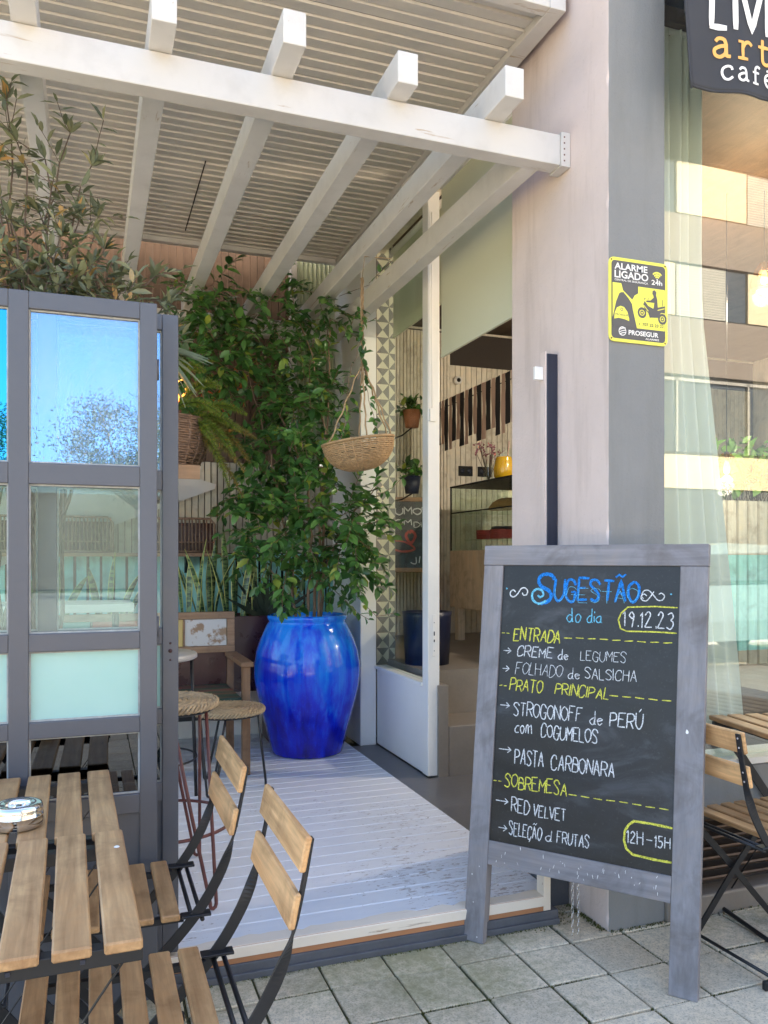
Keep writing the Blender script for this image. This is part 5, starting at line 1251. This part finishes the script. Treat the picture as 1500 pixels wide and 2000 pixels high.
for x in (1.95, 3.0): mb.tube([(x, 2.2, 3.61), (x, 2.377, 3.68)], .008, 8)
obj('rod_bracket', mb, M['metal'], BN)
BPl = lambda x, z, lf: BPt(x, z, .0022 + lf)
def lines(mb, segs, x0, z0, sx, sz, w):
    for sm, pts in segs:
        P_ = [(x0 + a*sx, z0 + b*sz) for a, b in pts]; stroke(mb, spline(P_, 8) if sm else P_, w, BPl, rough=.03)
Wb, Ob = MB(), MB()
# sans capitals
lines(Wb, [(0, [(0,0),(0,1)]), (0, [(-.06,0),(.50,0)])], 1.991, 3.112, .115, .24, .022)
lines(Wb, [(0, [(0,0),(.0,1)]), (0, [(0,1),(.5,.02),(1,1)]), (0, [(1,1),(1,0)])], 2.082, 3.112, .135, .24, .022)
# typewriter letters
TY = {'a': [(1,[(.12,.8),(.3,.98),(.6,.95),(.72,.7),(.74,.3),(.78,.06),(1.0,.03)]),(1,[(.72,.6),(.4,.55),(.08,.36),(.12,.08),(.4,-.02),(.66,.14),(.74,.34)])],
      'r': [(0,[(.05,.95),(.32,.95),(.32,.02)]),(0,[(.0,.02),(.66,.02)]),(1,[(.32,.6),(.5,.9),(.75,.98),(.95,.82)])],
      't': [(1,[(.3,1.35),(.3,.4),(.36,.08),(.6,-.02),(.9,.12)]),(0,[(.0,.92),(.82,.92)])],
      'e': [(1,[(.08,.52),(.88,.55),(.80,.88),(.48,1.0),(.14,.82),(.06,.45),(.24,.08),(.55,-.02),(.9,.18)])],
      'c': [(1,[(.86,.72),(.76,.95),(.45,1.0),(.12,.8),(.06,.42),(.26,.06),(.58,-.02),(.9,.2)])],
      'f': [(1,[(.86,1.28),(.6,1.38),(.38,1.2),(.36,.8),(.36,.02)]),(0,[(.08,.88),(.76,.88)]),(0,[(.08,.02),(.7,.02)])]}
for k, c in enumerate('arte'): lines(Ob, TY[c], 2.000 + k*.088, 3.014, .062, .062, .0125)
for k, c in enumerate('cafe'): lines(Wb, TY[c], 2.030 + k*.058, 2.938, .043, .044, .0085)
lines(Wb, [(0, [(.2,1.22),(.75,1.32)])], 2.030 + 3*.058, 2.938, .043, .044, .0085)
obj('lettering', Wb, M['b_white'], BN, recalc=False); obj('lettering', Ob, M['b_orange'], BN, recalc=False)

# ================================================================== inside the cafe
cu = thing('window_curtain', 'sheer cream curtain hanging inside the shop window beside the pillar', 'curtain', (2.1, 2.56, .64), world=True)
mb = MB(); n, m_ = 120, 24; vs_ = []
for i in range(n+1):
    for j in range(m_+1):
        z = 3.33 - (3.33-.64)*j/m_; s = i/n; xr = 2.265 + .13*max(0, (2.25-z)/1.1); x = 1.955 + (xr-1.955)*s
        vs_.append((x, 2.56 + .022*math.sin(s*2*math.pi*6.5 + .35*math.sin(z*1.4)) + .01*math.sin(s*23+z), z))
mb.add(vs_, [(i*(m_+1)+j, (i+1)*(m_+1)+j, (i+1)*(m_+1)+j+1, i*(m_+1)+j+1) for i in range(n) for j in range(m_)], True); obj('curtain_cloth', mb, M['curtain'], cu)
mb = MB(); mb.tube([(1.95, 2.56, 3.335), (6.4, 2.56, 3.335)], .012, 8); obj('rail', mb, M['white'], cu)
# slatted divider with plant trough
dv = thing('slatted_divider', 'white and mint slatted screen inside the shop window', 'screen', (3.5, 4.0, .63), world=True)
wm, mm = MB(), MB(); x = 2.9
while x < 6.4: wm.box((x, 4.0, .631), (x+.064, 4.02, .72)); mm.box((x, 4.001, .7205), (x+.064, 4.021, 1.32)); wm.box((x, 4.0, 1.3205), (x+.064, 4.02, 1.66)); x += .0835
obj('white_slats', wm, M['cream_slat'], dv); obj('mint_slats', mm, M['mint_slat'], dv)
mb = MB(); mb.box((2.9, 4.022, .64), (6.42, 4.05, 1.65)); obj('backing', mb, M['concrete'], dv)
mb = MB(); mb.box((2.9, 4.06, 1.45), (6.42, 4.30, 1.66)); obj('trough', mb, M['old_wood_x'], dv)
LE = MB(); ST = MB()
pt = thing('trough_plants', 'leafy green plants growing on top of the slatted screen', 'plants', (3.9, 4.18, 1.66), world=True); pt['kind'] = 'stuff'
for _ in range(110):
    p = Vector((rnd.uniform(3.55, 5.2), rnd.uniform(4.05, 4.28), 1.66)); h = rnd.uniform(.15, .42)
    d = Vector((rnd.gauss(0,.3), rnd.gauss(-.15,.3), 1)).normalized(); ST.tube([p, p+d*h*.6, p+d*h+Vector((d.x*.1, -.03, -.02))], .002, 4)
    for k in range(6): leaf(LE, p + d*h*rnd.uniform(.45, 1), d*.3 + rv(.6) + Vector((0,-.2,0)), Vector((0,-.6,1))+rv(.4), rnd.uniform(.07,.13), .5)
obj('stem', ST, M['bark'], pt, recalc=False); obj('foliage', LE, M['herb'], pt, recalc=False)
for k, (x, y, z, lab) in enumerate(((3.52, 3.5, 2.85, 'glowing pendant bulb with amber glass shade at the upper right window edge'), (3.35, 3.6, 1.80, 'glowing bulb just above the trough plants'))):
    t = thing('pendant_lamp', lab, 'lamp', (x, y, z), group='pendant lamps')
    mb = MB(); mb.lathe([(0,-.030),(.014,-.024),(.02,0),(.014,.024),(.008,.045)], n=18); obj('bulb', mb, M['bulb'], t)
    mb = MB(); mb.lathe([(.02,.09),(.05,.05),(.075,-.02),(.08,-.06)], n=24); obj('shade', mb, glass('amber_glass', (1,.72,.5), .12, (1,.8,.6)), t)
    mb = MB(); mb.tube([(0,0,.05),(0,0,3.34-z)], .003, 5); mb.cyl((0,0,.045), .013, .05, 12); obj('cord', mb, M['metal'], t)
    pd = bpy.data.lights.new('pendant_light', 'POINT'); pd.energy = 12 if k == 0 else 1.5; pd.color = (1, .86, .68); pd.shadow_soft_size = .05
    po = bpy.data.objects.new('pendant_light', pd); COL.objects.link(po); po.location = (0, 0, -.10); po.parent = t
# counter with glass display
ct = thing('display_counter', 'pale wood counter with glass display case inside the entrance', 'counter', (2.8, 5.3, .63), world=True)
mb = MB(); mb.box((2.80, 4.55, .90), (2.83, 6.10, 1.36)); mb.box((2.831, 6.07, .901), (3.4, 6.10, 1.359)); mb.box((2.831, 4.55, 1.33), (3.4, 6.069, 1.359)); obj('front_panel', mb, M['pale_wood_z'], ct)
for (x, y) in ((2.82, 5.98), (2.82, 5.3), (2.82, 4.6), (3.33, 5.98)):
    mb = MB(); mb.box((x, y, .631), (x+.06, y+.06, .899)); obj('leg', mb, M['pale_wood_z'], ct)
mb = MB(); mb.box((2.805, 4.56, 1.361), (2.812, 6.09, 1.875)); mb.box((2.813, 6.083, 1.361), (3.39, 6.09, 1.875)); obj('case_glass', mb, M['case_glass'], ct)
mb = MB()
for z in (1.665,): mb.box((2.82, 4.57, z), (3.36, 6.08, z+.008))
mb.box((2.82, 4.57, 1.44), (3.36, 5.86, 1.447)); obj('shelf', mb, M['case_glass'], ct)
mb = MB(); mb.box((2.80, 4.55, 1.876), (3.40, 6.10, 1.888)); mb.box((2.803, 6.0915, 1.361), (2.815, 6.10, 1.875)); mb.box((2.803, 4.56, 1.662), (2.8045, 6.09, 1.672)); obj('case_edge', mb, M['black'], ct)
def loc_item(nm, lab, cat, loc): return thing(nm, lab, cat, loc)
j = loc_item('juice_jug', 'glass jug of orange juice on the display counter', 'jug', (2.95, 5.45, 1.889))
mb = MB(); mb.lathe([(0,.004),(.055,.004),(.075,.03),(.078,.09),(.062,.16),(.058,.175),(0,.175)], n=28); obj('juice', mb, M['juice'], j)
mb = MB(); mb.lathe([(.057,0),(.078,.03),(.081,.09),(.065,.165),(.063,.225),(.068,.235)], n=28); obj('glass_body', mb, M['case_glass'], j)
mb = MB(); mb.tube([(.03,0,.16),(.05,.01,.30)], .006, 8); obj('straw', mb, M['pinkcloth'], j)
vv = loc_item('flower_vase', 'small glass vase with dried pink flowers on the counter', 'vase', (2.95, 5.70, 1.889))
mb = MB(); mb.lathe([(0,0),(.035,.003),(.04,.06),(.03,.12),(.033,.15)], n=20); obj('glass_body', mb, M['case_glass'], vv)
LE = MB(); ST = MB()
for _ in range(16):
    e = Vector((rnd.gauss(0,.05), rnd.gauss(0,.05), rnd.uniform(.2,.32))); ST.tube([(0,0,.02), e], .0022, 4)
    for k in range(9): leaf(LE, e + rv(.014), rv(1), rv(1), rnd.uniform(.014,.026), .6)
obj('stem', ST, M['bark'], vv, recalc=False); obj('blossom', LE, M['pinkflower'], vv, recalc=False)
ck = loc_item('red_cake', 'dark red layered cake on the lower glass shelf', 'cake', (2.95, 5.47, 1.448)); mb = MB()
for k in range(4): mb.cyl((0,-.0+k*.0,.0+k*.018), .10-.001*k, .016, 26)
obj('cake_layers', mb, M['cake'], ck); mb = MB(); mb.tube([(.075*math.cos(R(q)), .075*math.sin(R(q)), .080) for q in range(0,360,20)], .014, 6, closed=True); obj('topping', mb, M['darkcloth'], ck)
ck2 = loc_item('red_cake', 'second dark red cake further along the lower glass shelf', 'cake', (2.95, 5.70, 1.448)); mb = MB()
for k in range(4): mb.cyl((0,0,k*.018), .095, .016, 26)
obj('cake_layers', mb, M['cake'], ck2)
br = loc_item('bread_loaf', 'golden loaf on the upper glass shelf of the display', 'bread', (3.0, 5.50, 1.674)); mb = MB()
mb.lathe([(0,.10),(.06,.092),(.11,.06),(.14,.02),(.15,0)], n=26); mb.v = [(x*.8, y*1.5, z*.9) for x, y, z in mb.v]; obj('crust', mb, M['bread'], br)
for k, y in enumerate((6.5,)):
    pass
for k, (x, lab) in enumerate(((3.17, 'black double wall socket left of the flowers'), (3.36, 'black double wall socket behind the flowers'))):
    s = loc_item('wall_socket', lab, 'socket', (x, 6.57, 2.08)); s['group'] = 'wall sockets'; mb = MB(); mb.cbox((0,0,0), (.14,.008,.09), None, .003); obj('cover', mb, M['black'], s); mb = MB()
    for q in (-.035,.035): mb.tube([(q,-.0045,0),(q,-.006,0)], .02, 14)
    obj('outlet', mb, M['steel_dark'], s)
# striped cloth garland on a wire
gl = thing('cloth_garland', 'row of black and pink cloth strips hung on a wire above the counter', 'garland', (2.75, 5.5, 2.54), world=True)
mb = MB(); mb.tube([(2.75, 4.3, 2.545), (2.75, 6.57, 2.54)], .004, 5); obj('wire', mb, M['metal'], gl)
pk, bk = MB(), MB(); y = 4.75; k = 0
while y < 6.2:
    w = .088 if k % 2 else .060; tgt = bk if k % 2 else pk; L = .36 if k % 4 < 2 else .30; vs_ = []
    for i in range(9):
        z = 2.60 - (L+.06)*i/8; o_ = .004*math.sin(i*.9+k); vs_ += [(2.742+o_*.6, y+o_*.6, z), (2.742-o_*.6+.006*(k%2), y+w+o_, z)]
    tgt.add(vs_, [(2*i, 2*i+1, 2*i+3, 2*i+2) for i in range(8)], True); y += .074; k += 1
obj('pink_strips', pk, M['pinkcloth'], gl, recalc=False); obj('black_strips', bk, M['darkcloth'], gl, recalc=False)
# small chalkboard inside
ib = thing('small_chalkboard', 'small wood framed chalkboard standing inside behind the door jamb', 'chalkboard', (2.42, 6.02, .632), R(-8))
T2 = Matrix.Rotation(R(-8), 4, 'X'); mb = MB()
for x in (-.26, .225): mb.box((x, 0, 0), (x+.035, .025, 1.18), T2)
obj('leg', mb, M['old_wood'], ib); mb = MB()
for z in (.56, 1.145): mb.box((-.2245, .002, z), (.2245, .023, z+.035), T2)
obj('rail', mb, M['old_wood_x'], ib); mb = MB(); mb.box((-.225, .010, .595), (.2255, .016, 1.145), T2); obj('slate', mb, M['slate'], ib)
P2 = lambda u, v, l: T2 @ Vector((u, .010-l, v)); mb = MB(); mr_ = MB()
text(mb, 'SUMOS', -.17, .20, 1.04, .055, .010, P2, .1); text(mb, 'BOM', -.17, .04, .95, .05, .009, P2, .1); text(mb, 'DIA', .06, .19, .93, .045, .007, P2, .1); text(mb, 'JI', .02, .1, .63, .055, .008, P2, .1); stroke(mb, spline([(.18,.9),(.15,.87),(.19,.84),(.15,.8),(.18,.77)]), .008, P2)
stroke(mb, spline([(-.14,.66),(-.12,.70),(-.15,.72),(-.12,.64)]), .007, P2)
obj('chalk_writing', mb, M['chalk_w'], ib, recalc=False)
stroke(mr_, spline([(.02,.90),(-.01,.86),(.03,.80),(.07,.86),(.04,.90),(.02,.88)]), .022, P2); stroke(mr_, spline([(-.17,.78),(-.1,.82),(0,.80),(.06,.75),(-.05,.73),(-.17,.77)]), .016, P2)
obj('chalk_drawing', mr_, M['cake'], ib, recalc=False)
mb = MB(); mb.box((-.24, .40, 0), (-.21, .42, 1.1), Matrix.Rotation(R(8), 4, 'X')); mb.box((.21, .40, 0), (.24, .42, 1.1), Matrix.Rotation(R(8), 4, 'X')); obj('rear_leg', mb, M['old_wood'], ib)
np_ = thing('navy_planter', 'tall navy blue planter just inside the side glass', 'planter', (2.02, 4.75, .631)); mb = MB(); mb.lathe([(0,0),(.14,0),(.155,.30),(.16,.33),(.148,.33),(.14,.27)], n=36); obj('planter_body', mb, M['navy'], np_); mb = MB(); mb.disc((0,0,.27), .14, 24); obj('soil', mb, M['soil'], np_)
for (x, y, z, lab, col) in ((2.30, 5.7, 2.42, 'small wall plant in an orange brown pot beside the tiled strip', 'terracotta'), (2.30, 5.7, 1.92, 'small dark wall plant in a black pot below the orange one', 'navy')):
    w_ = thing('wall_plant', lab, 'plant', (x, y, z), group='small wall plants'); mb = MB(); mb.lathe([(0,-.13),(.05,-.13),(.07,0),(.06,0),(.055,-.03)], n=22); obj('pot', mb, M[col], w_)
    LE = MB()
    for _ in range(60): leaf(LE, Vector((rnd.gauss(0,.05), rnd.gauss(0,.05), abs(rnd.gauss(0,.05)))), rv(1)+Vector((0,0,.4)), Vector((0,-.5,1))+rv(.4), rnd.uniform(.05,.09), .5)
    obj('foliage', LE, M['vine_leaf'], w_, recalc=False)
    mb = MB(); mb.tube([(0,0,-.13),(0,.2,-.16),(.0,.91,-.16)], .006, 6); obj('hook', mb, M['metal'], w_)
cm = thing('wall_camera', 'small white round camera on the slatted inside wall', 'camera', (3.08, 6.574, 2.88)); mb = MB(); mb.tube([(0,0,0),(0,-.05,0)], .035, 20); obj('housing', mb, M['s_white'], cm); mb = MB(); mb.tube([(0,-.0505,0),(0,-.056,0)], .018, 16); obj('lens', mb, M['black'], cm)

for o in list(bpy.data.objects):
    if '_world' in o: del o['_world']
